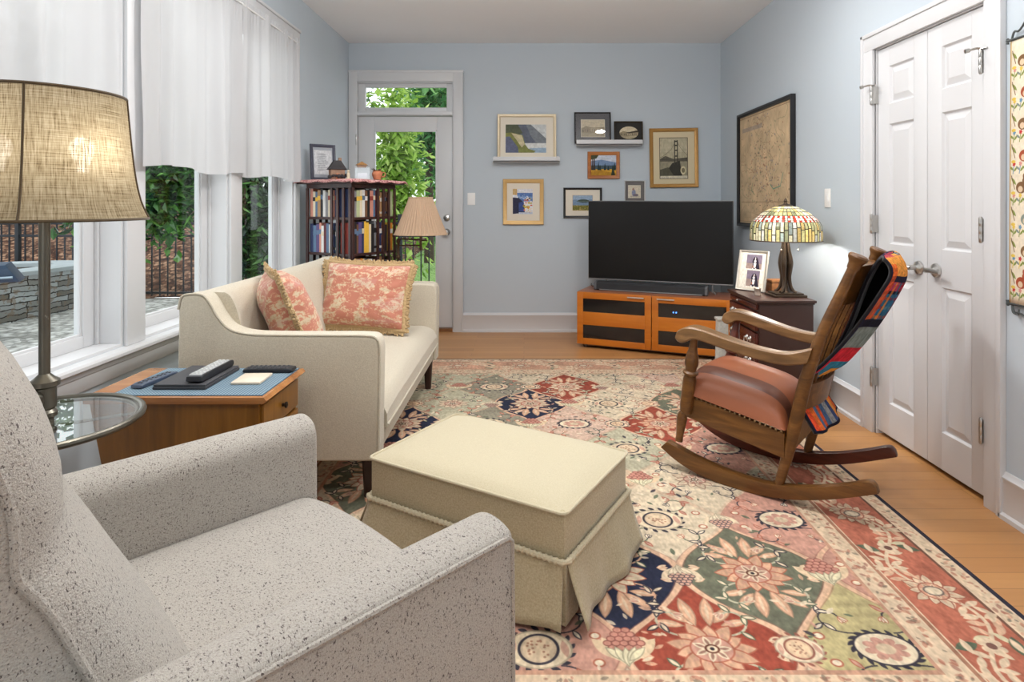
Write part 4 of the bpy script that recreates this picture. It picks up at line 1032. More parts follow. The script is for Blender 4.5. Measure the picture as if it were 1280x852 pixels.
def qfn(u, v):
    i = v * (n - 1); a = float(np.interp(i, range(n), [p[0] for p in path])); z = float(np.interp(i, range(n), [p[1] for p in path])); y = .168 - .336 * u
    front = 1 - max(0, min(1, (v - .30) / .10)); y -= front * .125 * (1 - u) ** 2
    bl = 1 if v > .35 else .2
    rear = max(0, min(1, (v - .42) / .08)) * max(0, min(1, (.8 - v) / .1)); bow = .034 * (1 - (y / .2) ** 2); rr_ = max(0, min(1, (v - .40) / .08)) * max(0, min(1, (.80 - v) / .1)); bow += rr_ * (.055 * (1 - (y / .17) ** 2) - .095 * u)
    low = max(0, (v - .84) / .16)
    return (a - bow  - .012 * rear * math.sin(7 * u + 6 * v) - .01 * low * math.sin(12 * u), y * (1 + .15 * low), z + .006 * math.sin(9 * u + 1) * rear - .02 * low * math.sin(PI * u) + ZR)
g = G().grid(qfn, 26, 96, uv=True)
for k_, uvs in g.uv.items(): g.uv[k_] = [(a, 1 - b) for a, b in uvs]
wb = wmat(rc); g.v = [tuple(wb @ Vector(p)) for p in g.v]
q = thing('woven_blanket', '', 'blanket', tuple(wb @ Vector((-.3, 0, .98))))
COL.objects.unlink(q); bpy.data.objects.remove(q)
g.uv = {k: v[::-1] for k, v in g.uv.items()}; g.f = [f_[::-1] for f_ in g.f]
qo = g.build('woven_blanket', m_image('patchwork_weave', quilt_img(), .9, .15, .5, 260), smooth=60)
m_ = qo.modifiers.new('thickness', 'SOLIDIFY'); m_.thickness = .012; m_.offset = 0; m_.material_offset = 1; m_.material_offset_rim = 1; qo.data.materials.append(m_cloth('shaded_blanket_inside', S(30, 26, 32), S(18, 16, 20), 300))  # near-black inner side paints in the shade between the blanket's layers
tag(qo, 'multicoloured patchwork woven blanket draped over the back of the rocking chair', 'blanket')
# ================================================================== CURTAINS
SHEER = m_sheer('white_voile', S(204, 205, 207), .27, .04)
ROD = m_plain('white_rod', S(225, 225, 224), .4)
for i, (ya, yb, lab) in enumerate(((1.70, 2.46, 'white voile curtain on the window behind the floor lamp with the glass tray'), (2.548, 3.464, 'white voile curtain on the middle window above the end table'), (3.470, 4.318, 'white voile curtain on the window closest to the bookcase'))):
    r = thing('curtain', lab, 'curtain', (XL + .05, (ya + yb) / 2, 1.385)); rs = random.Random(i + 4); ph = [rs.uniform(0, 6.28) for _ in range(6)]
    L = yb - ya
    def fn(u, v):
        y = ya + L * u; z = 2.412 - (2.412 - 1.388) * v
        amp = .013 + .016 * v
        w = math.sin(u * L * 46 + ph[0] + .7 * math.sin(u * 9 + ph[1])) * (.5 + .5 * math.sin(u * 13 + ph[2]))
        w2 = math.sin(u * L * 21 + ph[3] + .9 * v)
        gather = math.sin(u * L * 190 + ph[4]) * .004 * math.exp(-abs(v - .035) / .07)
        x = XL + .046 + amp * (w * .9 + w2 * .55) + gather
        z += .012 * math.sin(u * L * 9 + ph[5]) * max(0, v - .85) / .15 + (.006 * math.sin(u * L * 60) if v < .02 else 0)
        return (x, y + .006 * math.sin(z * 9 + u * 20) * v, z)
    G().grid(fn, 150, 40).build('voile_panel', SHEER, r, world=True, smooth=180)
    G().tube([(XL + .046, ya + .002, 2.375), (XL + .046, yb - .002, 2.375)], .006, 8).build('curtain_rod', ROD, r, world=True)
    g = G()
    for u in (0, 1): g.box(XL + .017, XL + .052, ya + .004 + (L - .008) * u - .004, ya + .004 + (L - .008) * u + .004, 2.367, 2.383, .003)
    g.build('rod_bracket', ROD, r, world=True)

# ================================================================== END TABLE
TEAK = m_wood('amber_teak', S(104, 66, 16), S(160, 110, 42), S(132, 86, 26), axis='Z', scale=14, rough=.3, stretch=.08)
TEAKT = m_wood('amber_teak_top', S(140, 88, 46), S(196, 142, 86), S(168, 114, 66), axis='X', scale=14, rough=.25, stretch=.08)
DARKV = m_plain('drawer_shadow_gap', S(40, 24, 14), .6); KNOBD = m_plain('dark_bronze_pull', S(60, 50, 42), .35, .7)
r = thing('end_table', 'amber teak end table with two drawers between the sofa and the tray lamp', 'end table', (-1.12, 2.125, 0))
tz = .595
G().prism([(-1.435, tz - .024), (-.848, tz - .024), (-.836, tz - .012), (-.845, tz), (-1.435, tz)], 1.948, 2.30, 'XZ', bev=.006).build('top', TEAKT, r, world=True)
body = [(-1.425, tz - .024), (-.868, tz - .024), (-.868, .06), (-1.325, .06)]
G().prism(body, 1.966, 2.285, 'XZ', bev=.002).build('carcass', TEAK, r, world=True)
for za, zb in ((.462, .562), (.30, .452), (.07, .29)):
    d = G().box(-.868, -.856, 1.976, 2.275, za, zb, .003).build('drawer', TEAK, r, world=True)
    if za > .4: G().lathe([(.001, 0), (.006, 0), (.006, .008), (.011, .012), (.011, .017), (.001, .02)], (-.856, 2.125, (za + zb) / 2), 14, (1, 0, 0)).build('knob', KNOBD, d, world=True)
    else: G().box(-.857, -.852, 2.10, 2.15, zb - .05, zb - .035, .002).build('recessed_pull', KNOBD, d, world=True)
for x in (-1.30, -.90):
    for y in (1.99, 2.26): G().tube([(x, y, RUGT + .0008 if x > -1.28 else 0), (x, y, .062)], [.014, .02], 10, sq=True).build('leg', TEAK, r, world=True)
# runner
def m_dotted():
    n = N('dotted_blue_mat'); v = n.coord(); vo = n.n('TexVoronoi', Scale=95.0); vo.inputs['Randomness'].default_value = .0; n.put(vo.inputs['Vector'], v)
    return n.done(n.bsdf(n.ramp(vo.outputs['Distance'], [(.28, S(160, 174, 180)), (.4, S(88, 114, 132))]), .8, 0, .2))
o = G().box(-1.355, -.856, 1.962, 2.285, tz, tz + .003).build('table_mat', m_dotted(), smooth=0); tag(o, 'pale blue dotted mat lying on the teak end table', 'table mat')
tm = tz + .003
BLK = m_plain('black_plastic', S(34, 35, 40), .4, var=.03); BLKM = m_plain('dark_grey_cover', S(66, 66, 70), .6, var=.05); GREYB = m_plain('grey_buttons', S(170, 172, 172), .5); WBTN = m_plain('light_buttons', S(206, 208, 208), .5); DBTN = m_plain('charcoal_buttons', S(78, 80, 84), .5); DBLU = m_plain('slate_blue_plastic', S(62, 74, 94), .4)
o = thing('tablet_case', 'dark grey folded tablet cover under the big silver-buttoned remote', 'tablet', (-1.16, 2.138, tm))
G().box(-.09, .09, -.122, .122, 0, .011, .004).build('lower_cover', BLKM, o)
G().box(-.088, .088, -.12, .12, .0112, .018, .003).build('upper_cover', BLKM, o)
o.rotation_euler = (0, 0, math.radians(0))
def remote(label, loc, rz, L, W, T, body, btn, rows, cols, tilt=0, plate=None):
    r = thing('remote_control', label, 'remote control', loc, rot=(0, tilt, rz))
    pr = [(-L / 2, T * .25), (-L / 2 + .012, 0), (L / 2 - .012, 0), (L / 2, T * .3), (L / 2 - .004, T * .85), (L / 2 - .02, T), (-L / 2 + .02, T), (-L / 2 + .004, T * .8)]
    G().prism(pr, -W / 2, W / 2, 'XZ', bev=.006, seg=3).build('case', body, r)
    if plate: G().prism([(-L / 2 + .012, T - .002), (L / 2 - .014, T - .002), (L / 2 - .022, T + .0008), (-L / 2 + .02, T + .0008)], -W / 2 + .005, W / 2 - .005, 'XZ', bev=.002).build('face_plate', plate, r)
    for i in range(rows):
        for j in range(cols):
            x = -L / 2 + .022 + (L - .05) * i / (rows - 1); y = (j - (cols - 1) / 2) * W * .27
            G().lathe([(.001, 0), (.0042, 0), (.0038, .0028), (.001, .0032)], (x, y, T - .0004), 8, sx=1.1).build('button', btn, r)
    return r
def on_table(px, py, z):
    Y = FX * (CH - z) / (py - VY); return ((px - UX) / FX * Y, Y, z)
remote('slim slate-blue remote lying beside the dark tablet cover', (-1.296, 2.11, tm), 1.40, .175, .044, .016, DBLU, DBTN, 7, 2)
remote('large remote with silver buttons lying on the tablet cover', (-1.115, 2.138, tm + .0195), 1.55, .225, .055, .026, BLK, WBTN, 10, 3, 0, GREYB)
remote('black remote lying crosswise near the sofa-side edge of the mat', (-.948, 2.238, tm + .0005), math.radians(1), .185, .05, .017, BLK, DBTN, 9, 3)
MARB = m_plain('cream_marble', S(226, 212, 192), .35, var=.16, vscale=26)
o = G().box(-.05, .05, -.058, .058, 0, .009, .003).build('stone_coaster', MARB); o.location = (-.965, 2.13, tm + .0005); o.rotation_euler = (0, 0, .03)
tag(o, 'square cream marble coaster on the blue mat', 'coaster')

# ================================================================== FLOOR LAMP WITH GLASS TRAY
PEWT = m_plain('antique_pewter', S(112, 108, 98), .34, .85, var=.12, vscale=14)
lx, ly = -1.226, 1.534
r = thing('floor_lamp', 'pewter floor lamp with round glass tray and burlap shade behind the armchair', 'floor lamp', (lx, ly, 0))
G().lathe([(.001, 0), (.15, 0), (.152, .012), (.14, .02), (.05, .035), (.03, .06), (.02, .075), (.001, .08)], n=36).build('base', PEWT, r)
g = G().lathe([(.0125, .07), (.0125, .575), (.02, .58), (.02, .60), (.014, .605), (.014, .63), (.026, .638), (.026, .65), (.02, .655), (.02, .675), (.028, .682), (.028, .692), (.022, .70), (.026, .705), (.026, .755), (.033, .76), (.033, .772), (.022, .78), (.0125, .79), (.0125, 1.19), (.022, 1.195), (.022, 1.22), (.001, 1.23)], n=24)
g.build('pole', PEWT, r)
G().lathe([(.001, 0), (.02, 0), (.024, .01), (.024, .02), (.015, .026), (.015, .03), (.008, .036), (.001, .037)], (.0, -.02, .73), 18, (-.25, -1, 0)).build('clamp_knob', PEWT, r)
tzr = .665 
g = G().tube([(.213 * math.cos(a), .213 * math.sin(a), tzr) for a in np.linspace(0, 2 * PI, 72, endpoint=False)], .009, 10, closed=True).tube([(.199 * math.cos(a), .199 * math.sin(a), tzr - .004) for a in np.linspace(0, 2 * PI, 72, endpoint=False)], .005, 8, closed=True)
for a in (.5, 2.6, 4.7): g.tube([(.02 * math.cos(a), .02 * math.sin(a), tzr - .012), (.205 * math.cos(a), .205 * math.sin(a), tzr - .008)], .004, 6)
g.build('tray_ring', PEWT, r)
G().lathe([(.024, tzr - .002), (.206, tzr - .002), (.206, tzr + .003), (.024, tzr + .003), (.024, tzr - .002)], n=60, cap=False).build('glass_tray', m_glass('tray_glass', (.94, .97, .96, 1), .14), r)
def m_burlap():
    n = N('burlap_shade'); u = n.coord('UV', (1, 1, 1))
    a = n.noise(n.coord('UV', (9, 210, 1)), 1, 3, .7, .25); b = n.noise(n.coord('UV', (430, 6, 1)), 1, 3, .7, .25)
    f = n.math('MULTIPLY', n.math('ADD', a, b), .5)
    col = n.ramp(f, [(.36, S(84, 70, 50)), (.45, S(152, 136, 108)), (.56, S(192, 178, 150)), (.66, S(214, 202, 178))])
    d = n.n('BsdfDiffuse'); n.put(d.inputs[0], col); n.put(d.inputs['Normal'], n.bump(f, .6, .003)); t = n.n('BsdfTranslucent'); n.put(t.inputs[0], col)
    mx = n.n('MixShader'); mx.inputs[0].default_value = .45; n.t.links.new(d.outputs[0], mx.inputs[1]); n.t.links.new(t.outputs[0], mx.inputs[2])
    tp = n.n('BsdfTransparent'); m2 = n.n('MixShader'); n.put(m2.inputs[0], n.ramp(f, [(.47, (.0, .0, .0, 1)), (.62, (.05, .05, .05, 1))]))
    n.t.links.new(mx.outputs[0], m2.inputs[1]); n.t.links.new(tp.outputs[0], m2.inputs[2]); return n.done(m2.outputs[0])
BURL = m_burlap(); BTRIM = m_cloth('brown_shade_trim', S(92, 76, 54), S(66, 52, 34), 300)
shp = [(.176, 1.503), (.181, 1.44), (.186, 1.38), (.192, 1.32), (.199, 1.27), (.209, 1.225), (.221, 1.195), (.227, 1.184)]
zz_ = [p[1] for p in shp][::-1]; rr_ = [p[0] for p in shp][::-1]
def shade_pt(u, v):
    a = 2 * PI * u - 1.107; z = 1.184 + (1.503 - 1.184) * v; R = float(np.interp(z, zz_, rr_))
    k = 4; t = (u * k) % 1 - .5; R *= 1 - .016 * (1 - (2 * t) ** 2)
    return (R * math.cos(a), R * math.sin(a), z)
so = G().grid(shade_pt, 96, 24, closeu=True, uv=True).build('lamp_shade', BURL, r, smooth=60)
for k in range(4): G().tube([tuple(Vector(shade_pt(k / 4, v)) * 1.0 + Vector((.0012 * math.cos(2 * PI * k / 4 - 1.107), .0012 * math.sin(2 * PI * k / 4 - 1.107), 0))) for v in np.linspace(0, 1, 14)], .0026, 6).build('shade_seam', BTRIM, so)
G().tube([shade_pt(u, 0) for u in np.linspace(0, 1, 96, endpoint=False)], .004, 6, closed=True).build('bottom_trim', BTRIM, so)
G().tube([shade_pt(u, 1) for u in np.linspace(0, 1, 96, endpoint=False)], .004, 6, closed=True).build('top_trim', BTRIM, so)
WARM = m_emit('warm_bulb', (1, .92, .80, 1), 26)
for dx, dy in ((.112, -.02), (-.04, -.09)):
    b = G().lathe([(.001, 0), (.013, 0), (.013, .02), (.024, .045), (.028, .062), (.024, .08), (.012, .09), (.001, .092)], (dx, dy, 1.30), 16).build('bulb', WARM, r)
    G().tube([(0, 0, 1.215), (dx * .6, dy * .6, 1.25), (dx, dy, 1.275), (dx, dy, 1.302)], [.008, .008, .012, .014], 8).build('lamp_arm', PEWT, r)
def plamp(name, loc, W, col, rad=.03):
    l = bpy.data.lights.new(name, 'POINT'); l.energy = W; l.color = col; l.shadow_soft_size = rad
    o = bpy.data.objects.new(name, l); COL.objects.link(o); o.location = loc


# ================================================================== PLEATED LAMP
BRZ = m_plain('aged_bronze', S(84, 66, 50), .38, .8)
r = thing('swing_arm_lamp', 'bronze swing-arm floor lamp with pleated beige shade behind the sofa', 'floor lamp', (-.90, 4.30, RUGT + .0008))
G().lathe([(.001, 0), (.12, 0), (.122, .01), (.11, .02), (.03, .03), (.012, .05), (.012, .06)], n=30).build('base', BRZ, r)
G().lathe([(.010, .05), (.010, .82), (.016, .825), (.016, .84), (.0095, .85), (.0095, .93), (.015, .94), (.015, .955), (.006, .965), (.004, .985), (.001, .99)], n=14).build('pole', BRZ, r)
sxo = .16
G().tube([(0, 0, .955), (.02, 0, .962), (sxo, 0, .955)], .006, 8).tube([(0, 0, .915), (sxo, 0, .915)], .005, 8).tube([(sxo, 0, .88), (sxo, 0, 1.06)], [.009] * 2, 10).build('swing_arm', BRZ, r)
G().tube([(sxo + .0, 0, .952), (sxo + .05, -.01, .950)], [.006, .004], 8).build('switch', BRZ, r)
def pleat(u, v):
    a = 2 * PI * u; R = .185 + (.083 - .185) * v + .012 * v * (1 - v) * -1; R *= 1 + .022 * math.sin(46 * a)
    return (sxo + R * math.cos(a), R * math.sin(a), .995 + .262 * v)
PLEAT = m_sheer('beige_pleated_silk', S(200, 172, 146), .3, .0)
so = G().grid(pleat, 384, 6, closeu=True).build('pleated_shade', PLEAT, r, smooth=60)
for v in (0, 1): G().tube([pleat(u, v) for u in np.linspace(0, 1, 80, endpoint=False)], .0045, 6, closed=True).build('shade_binding', m_cloth('beige_binding', S(200, 172, 142), S(180, 150, 120)), so)
G().tube([(sxo + .083 * math.cos(a), .083 * math.sin(a), 1.245) for a in (0, PI)], .002, 6).tube([(sxo, .083, 1.245), (sxo, -.083, 1.245)], .002, 6).build('harp', BRZ, so)

# ================================================================== REVOLVING BOOKCASE
MAHO = m_wood('dark_mahogany', S(38, 22, 24), S(84, 50, 42), axis='Z', scale=18, rough=.35, stretch=.1)
ang = math.atan2(.871, .491); c2, s2 = math.cos(ang), math.sin(ang); hb = .224
nx, ny = -1.195, 4.155
cx, cy = nx + hb * (c2 - s2), ny + hb * (s2 + c2)
r = thing('revolving_bookcase', 'dark mahogany revolving bookcase full of books in the corner by the garden door', 'bookcase', (cx, cy, RUGT + .0008), ang)
SH = [.105, .355, .607, .862, 1.118]
G().box(-hb - .05, hb + .05, -hb - .05, hb + .05, 1.355, 1.378, .006).build('top', MAHO, r)
G().box(-hb, hb, -hb, hb, 1.325, 1.355).build('top_rail', MAHO, r)
for z in SH: G().box(-hb, hb, -hb, hb, z - .018, z, .003).build('shelf', MAHO, r)
g = G().box(-.28, .28, -.03, .03, .03, .085, .008).box(-.03, .03, -.28, .28, .03, .085, .008); g.build('cross_base', MAHO, r)
for sx, sy in ((.25, 0), (-.25, 0), (0, .25), (0, -.25)): G().lathe([(.001, 0), (.02, .002), (.022, .02), (.012, .032), (.001, .034)], (sx, sy, 0), 12).build('foot', MAHO, r)
G().box(-.07, .07, -.07, .07, .08, 1.33).build('centre_core', MAHO, r)
sl = G().box(-.011, .011, -.005, .005, .087, 1.326, .002).build('slat', MAHO, r)
first = True
for k in range(4):           # pinwheel faces: four slats over one half, a single slat at the other corner
    for t in (-.212, -.150, -.092, -.034, .213):
        x, y = {0: (-hb - .003, t), 1: (-t, -hb - .003), 2: (hb + .003, -t), 3: (t, hb + .003)}[k]
        o = sl if first else sl.copy()
        if not first: COL.objects.link(o)
        first = False; o.location = (x, y, 0); o.rotation_euler = (0, 0, PI / 2 if k in (0, 2) else 0); o.parent = r
BKP = m_plain('book_pages', S(226, 216, 196), .9, var=.05)
PAL = {'navy': (44, 54, 92), 'cream': (222, 208, 180), 'tan': (178, 140, 98), 'black': (34, 32, 34), 'yellow': (232, 186, 70), 'brick red': (150, 62, 52), 'salmon': (206, 142, 124), 'slate blue': (92, 118, 148), 'purple': (92, 76, 122), 'brown': (112, 76, 52), 'white': (226, 224, 220), 'orange': (222, 140, 52), 'olive': (118, 112, 72), 'pink': (214, 70, 120), 'grey': (140, 140, 142), 'teal': (54, 104, 110), 'maroon': (98, 40, 46), 'pale green': (184, 192, 148)}
BM = {k: m_plain('book_cover_' + k.replace(' ', '_'), S(*v), .55, var=.14, vscale=60) for k, v in PAL.items()}
ORD = ['first', 'second', 'third', 'fourth', 'fifth', 'sixth', 'seventh', 'eighth', 'ninth', 'tenth', 'eleventh', 'twelfth', 'thirteenth', 'fourteenth', 'fifteenth', 'sixteenth']
TIER = {4: 'top tier', 3: 'middle tier', 2: 'lower tier'}
def book(col, w, h, d, lx_, ly_, z, face, lean, label, grp):
    g = G(); t = .0022
    g.box(-w / 2, w / 2, 0, .004, 0, h, .0015).box(-w / 2, -w / 2 + t, .003, d, 0, h).box(w / 2 - t, w / 2, .003, d, 0, h)
    g.box(-w / 2 + t, w / 2 - t, .004, d - .004, .004, h - .004, mi=1)
    bandc = random.random()
    if bandc < .55: g.box(-w / 2 - .0003, w / 2 + .0003, -.0006, .003, h * .62, h * .78, mi=2)
    if bandc < .3: g.box(-w / 2 - .0003, w / 2 + .0003, -.0006, .003, h * .12, h * .2, mi=2)
    other = BM[random.choice(['cream', 'white', 'black', 'yellow', 'brick red', 'slate blue'])]
    g.move(Matrix.Rotation(lean, 4, 'Y'))
    mz = min(p[2] for p in g.v); g.v = [(a, b, c - mz) for a, b, c in g.v]
    o = g.build('book', [BM[col], BKP, other], smooth=0)
    ca = ang + face; M = Matrix.Translation((cx, cy, RUGT + .0008)) @ Matrix.Rotation(ang, 4, 'Z')
    p = M @ Vector((lx_, ly_, z + .0008)); o.location = p; o.rotation_euler = (0, 0, ca); tag(o, label, 'book', grp)
def fill(face, tier, t0, t1, cols, hts):
    """face 'garden' : the side towards the garden door (local -y); 'window': the side towards the windows (local -x)"""
    rs = random.Random(tier * 7 + (1 if face == 'garden' else 2)); random.seed(tier + 50)
    ws = [rs.uniform(.019, .034) for _ in cols]; sc = (t1 - t0 - .004) / (sum(ws) + .0012 * len(ws)); x = t0 + .002
    for i, c_ in enumerate(cols):
        w = ws[i] * sc; h = hts * rs.uniform(.86, 1.0); 
        lab = "%s book, %s from the left on the %s of the bookcase's %s face" % (c_, ORD[i], TIER[tier], 'right' if face == 'garden' else 'left')
        d = rs.uniform(.10, .135); grp = 'books on the %s of the %s face' % (TIER[tier], face)
        if face == 'garden': book(c_, w, h, d, x + w / 2, -hb + .014, SH[tier], 0, 0, lab, grp)
        else:
            book(c_, w, h, d, -hb + .014, t1 - (x - t0) - w / 2, SH[tier], -PI / 2, 0, lab, grp)
        x += w + .0012 * sc
fill('garden', 4, -.215, .212, ['navy', 'grey', 'pale green', 'cream', 'white', 'brown', 'black', 'salmon', 'slate blue', 'maroon', 'brown', 'tan', 'black', 'brown', 'brown', 'pale green'], .204)
fill('garden', 3, -.215, .212, ['brick red', 'black', 'brown', 'purple', 'navy', 'yellow', 'yellow', 'cream', 'black', 'grey', 'yellow', 'navy', 'orange', 'black', 'yellow', 'orange'], .226)
fill('garden', 2, -.215, .212, ['navy', 'slate blue', 'purple', 'orange', 'pink', 'slate blue', 'white', 'black', 'maroon', 'tan', 'navy', 'grey', 'brown', 'olive'], .22)
fill('window', 4, -.078, .205, ['salmon', 'cream', 'slate blue', 'tan', 'black', 'white', 'grey', 'cream', 'salmon', 'navy'], .204)
fill('window', 3, -.078, .205, ['navy', 'slate blue', 'purple', 'salmon', 'white', 'maroon', 'slate blue', 'white', 'grey', 'navy', 'teal'], .222)
fill('window', 2, -.078, .205, ['slate blue', 'navy', 'white', 'grey', 'navy', 'slate blue', 'teal', 'white', 'navy'], .2)
# cloth on top with a drooping edge
def m_paisley():
    n = N('rose_paisley'); v = n.coord(); f = n.noise(v, 60, 4, .7, 1.5)
    return n.done(n.bsdf(n.ramp(f, [(.36, S(120, 60, 72)), (.47, S(188, 120, 124)), (.55, S(226, 190, 180)), (.68, S(170, 96, 100))]), .9, 0, .15, n.bump(f, .4, .002)))
def cl(u, v):
    a, b = 2 * u - 1, 2 * v - 1; H_ = .2795; x, y = a * .303, b * .303; z = 1.3905
    ov = max(0, abs(x) - H_) + max(0, abs(y) - H_)
    z -= max(0, ov) * .75 + (.004 * math.sin(14 * a) * math.sin(11 * b) if ov > 0 else 0)
    sq = lambda q: math.copysign(min(abs(q), H_ + .004 + .3 * max(0, abs(q) - H_)), q)
    return (sq(x), sq(y), z + .0012 * math.sin(20 * x) * math.sin(17 * y))
o = G().grid(cl, 44, 44).build('bookcase_cloth', m_paisley(), smooth=60); o.location = (cx, cy, 0); o.rotation_euler = (0, 0, ang)
solid(o, .003, 1); tag(o, 'rose patterned cloth draped over the top of the bookcase', 'cloth')
topz = 1.3968
def topxy(px, Y): return ((px - UX) / FX * Y, Y)

# ================================================================== PICTURES
def art_img(kind, w=220, h=160):
    c = Cv(1.0, h / w, w, rgb(200, 200, 195)); A = h / w; rs = np.random.RandomState(abs(hash(kind)) % 1000 if False else sum(map(ord, kind)))
    if kind == 'cliff':
        c.rect(0, 0, 1, A, rgb(196, 200, 200)); c.poly([(0, 0), (.62, 0), (1, .5 * A), (1, .66 * A), (.7, .68 * A), (0, .7 * A)], rgb(120, 126, 132)); c.poly([(0, 0), (.5, 0), (.62, .4 * A), (.8, .76 * A), (.5, .74 * A), (0, .9 * A)], rgb(98, 104, 118))
        c.poly([(0, 0), (.3, 0), (.42, .3 * A), (.2, .5 * A), (0, .45 * A)], rgb(88, 94, 76)); c.rect(.45, .66 * A, 1, .84 * A, rgb(206, 208, 206)); c.poly([(.6, .84 * A), (1, .82 * A), (1, A), (.5, A)], rgb(150, 172, 192))
        c.poly([(0, .3 * A), (.14, .28 * A), (.42, .38 * A), (.48, .7 * A), (.56, .86 * A), (.74, .94 * A), (.7, A), (0, A)], rgb(126, 130, 78)); c.poly([(.14, .3 * A), (.4, .38 * A), (.47, .7 * A), (.4, .82 * A), (.27, .55 * A)], rgb(196, 186, 152)); c.poly([(0, .44 * A), (.1, .42 * A), (.3, .8 * A), (.32, A), (0, A)], rgb(98, 104, 128))
    elif kind in ('sepia', 'oval'):
        c.rect(0, 0, 1, A, rgb(206, 194, 166)); c.poly([(0, .5 * A), (.2, .36 * A), (.5, .46 * A), (1, .42 * A), (1, .75 * A), (0, .8 * A)], rgb(150, 138, 112)); c.rect(.4, .5 * A, .95, .7 * A, rgb(176, 164, 138)); c.rect(0, .78 * A, 1, A, rgb(168, 156, 130))
        for i in range(9): c.rect(.05 + i * .1, (.52 + .1 * rs.rand()) * A, .1 + i * .1, .72 * A, rgb(110, 100, 84) * rs.uniform(.7, 1.3))
        if kind == 'oval': c.poly([(.3, .5 * A), (1, .3 * A), (1, .45 * A), (.5, .56 * A)], rgb(70, 64, 54))
    elif kind == 'bridge':
        c.rect(0, 0, 1, A, rgb(176, 168, 142)); c.rect(0, 0, 1, .35 * A, rgb(186, 178, 152)); c.poly([(0, .52 * A), (.2, .44 * A), (.5, .52 * A), (1, .48 * A), (1, .6 * A), (0, .62 * A)], rgb(96, 92, 80)); c.rect(0, .58 * A, 1, .92 * A, rgb(150, 144, 122)); c.poly([(.1, .93 * A), (.45, .62 * A), (.72, .56 * A), (.8, .93 * A)], rgb(62, 60, 54)); c.poly([(0, .78 * A), (.3, .72 * A), (.5, .93 * A), (0, .93 * A)], rgb(90, 88, 74))
        dk = rgb(70, 68, 60)
        for x in (.52, .62): c.rect(x, .06 * A, x + .035, .66 * A, dk)
        for y in (.07, .17, .29, .43): c.rect(.52, y * A, .655, (y + .035) * A, dk)
        c.line([(.59, .07 * A), (.4, .3 * A), (.1, .46 * A), (0, .48 * A)], .008, dk); c.line([(.62, .07 * A), (.75, .25 * A), (1, .44 * A)], .008, dk); c.line([(0, .53 * A), (1, .51 * A)], .016, dk); c.ell(.84, .8 * A, .1, .1 * A, rgb(206, 196, 160)); c.ell(.84, .8 * A, .06, .06 * A, rgb(120, 112, 90))
        c.rect(0, .935 * A, 1, A, rgb(214, 206, 184)); 
        for i in range(18): c.line([(.04 + i * .05, .97 * A), (.06 + i * .05, .965 * A)], .006, rgb(120, 112, 96))
        for e in ((0, 0, 1, .012), (0, A - .012, 1, A), (0, 0, .012, A), (.988, 0, 1, A)): c.rect(*e, rgb(120, 112, 96))
    elif kind == 'forest':
        c.rect(0, 0, 1, A, rgb(198, 206, 220)); c.poly([(0, .3 * A), (.4, .22 * A), (1, .36 * A), (1, .6 * A), (0, .6 * A)], rgb(118, 142, 176)); c.rect(0, .5 * A, 1, .7 * A, rgb(70, 88, 98)); c.rect(0, .68 * A, 1, A, rgb(206, 158, 54)); c.poly([(0, .8 * A), (.4, .74 * A), (1, .9 * A), (1, A), (0, A)], rgb(176, 132, 46))
        for x in (.06, .14, .3, .36, .55, .68, .86, .93):
            hh = rs.uniform(.2, .5); c.poly([(x - .05, .74 * A), (x, (.7 - hh) * A), (x + .05, .74 * A)], rgb(40, 56, 58))
        for x in (.05, .13, .1): c.rect(x, 0, x + .025, .72 * A, rgb(70, 52, 44))
        c.poly([(0, 0), (.3, 0), (.22, .16 * A), (0, .22 * A)], rgb(70, 76, 56)); c.poly([(.78, A), (.86, .55 * A), (.95, A)], rgb(52, 60, 48))
    elif kind == 'harbour':
        c.rect(0, 0, 1, A, rgb(222, 222, 226)); c.rect(0, .16 * A, 1, .5 * A, rgb(88, 120, 176)); c.rect(0, .3 * A, 1, .4 * A, rgb(120, 150, 196)); c.rect(0, 0, .22, .25 * A, rgb(200, 168, 116)); c.poly([(0, .3 * A), (.25, .32 * A), (.5, .5 * A), (.62, .95 * A), (0, A)], rgb(52, 54, 76)); c.poly([(.0, .24 * A), (.22, .25 * A), (.28, .36 * A), (0, .34 * A)], rgb(230, 232, 236)); c.poly([(.3, .55 * A), (.55, .5 * A), (.62, .9 * A), (.3, .9 * A)], rgb(64, 84, 140))
        for _ in range(40): c.ell(rs.uniform(.55, .98), rs.uniform(.35, .95) * A, rs.uniform(.03, .07), rs.uniform(.02, .05), [rgb(232, 216, 190), rgb(206, 110, 84), rgb(190, 170, 60), rgb(90, 60, 80), rgb(230, 224, 216)][rs.randint(5)])
        for _ in range(14): c.ell(rs.uniform(.2, .8), rs.uniform(.2, .4) * A, .02, .012, rgb(236, 238, 240))
        c.rect(.3, .93 * A, 1, A, rgb(190, 200, 216))
    elif kind == 'island':
        c.rect(0, 0, 1, A, rgb(150, 172, 196)); c.rect(0, .3 * A, 1, .68 * A, rgb(120, 144, 170)); c.ell(.55, .38 * A, .3, .11 * A, rgb(70, 84, 74)); c.rect(.2, .38 * A, .95, .42 * A, rgb(96, 112, 110)); c.rect(0, .66 * A, 1, A, rgb(118, 116, 58))
        for _ in range(60): c.ell(rs.rand(), rs.uniform(.68, 1) * A, .03, .02, [rgb(96, 100, 48), rgb(150, 140, 74), rgb(180, 160, 110)][rs.randint(3)])
    elif kind == 'sketch':
        c.rect(0, 0, 1, A, rgb(214, 204, 184)); c.ell(.45, .6 * A, .16, .3 * A, rgb(140, 146, 170)); c.ell(.4, .3 * A, .07, .1 * A, rgb(170, 130, 110)); c.ell(.62, .78 * A, .22, .1 * A, rgb(120, 110, 120)); c.line([(.15, .9 * A), (.9, .88 * A)], .02, rgb(120, 108, 100))
    elif kind == 'dogs':
        c.rect(0, 0, 1, A, rgb(228, 222, 208)); 
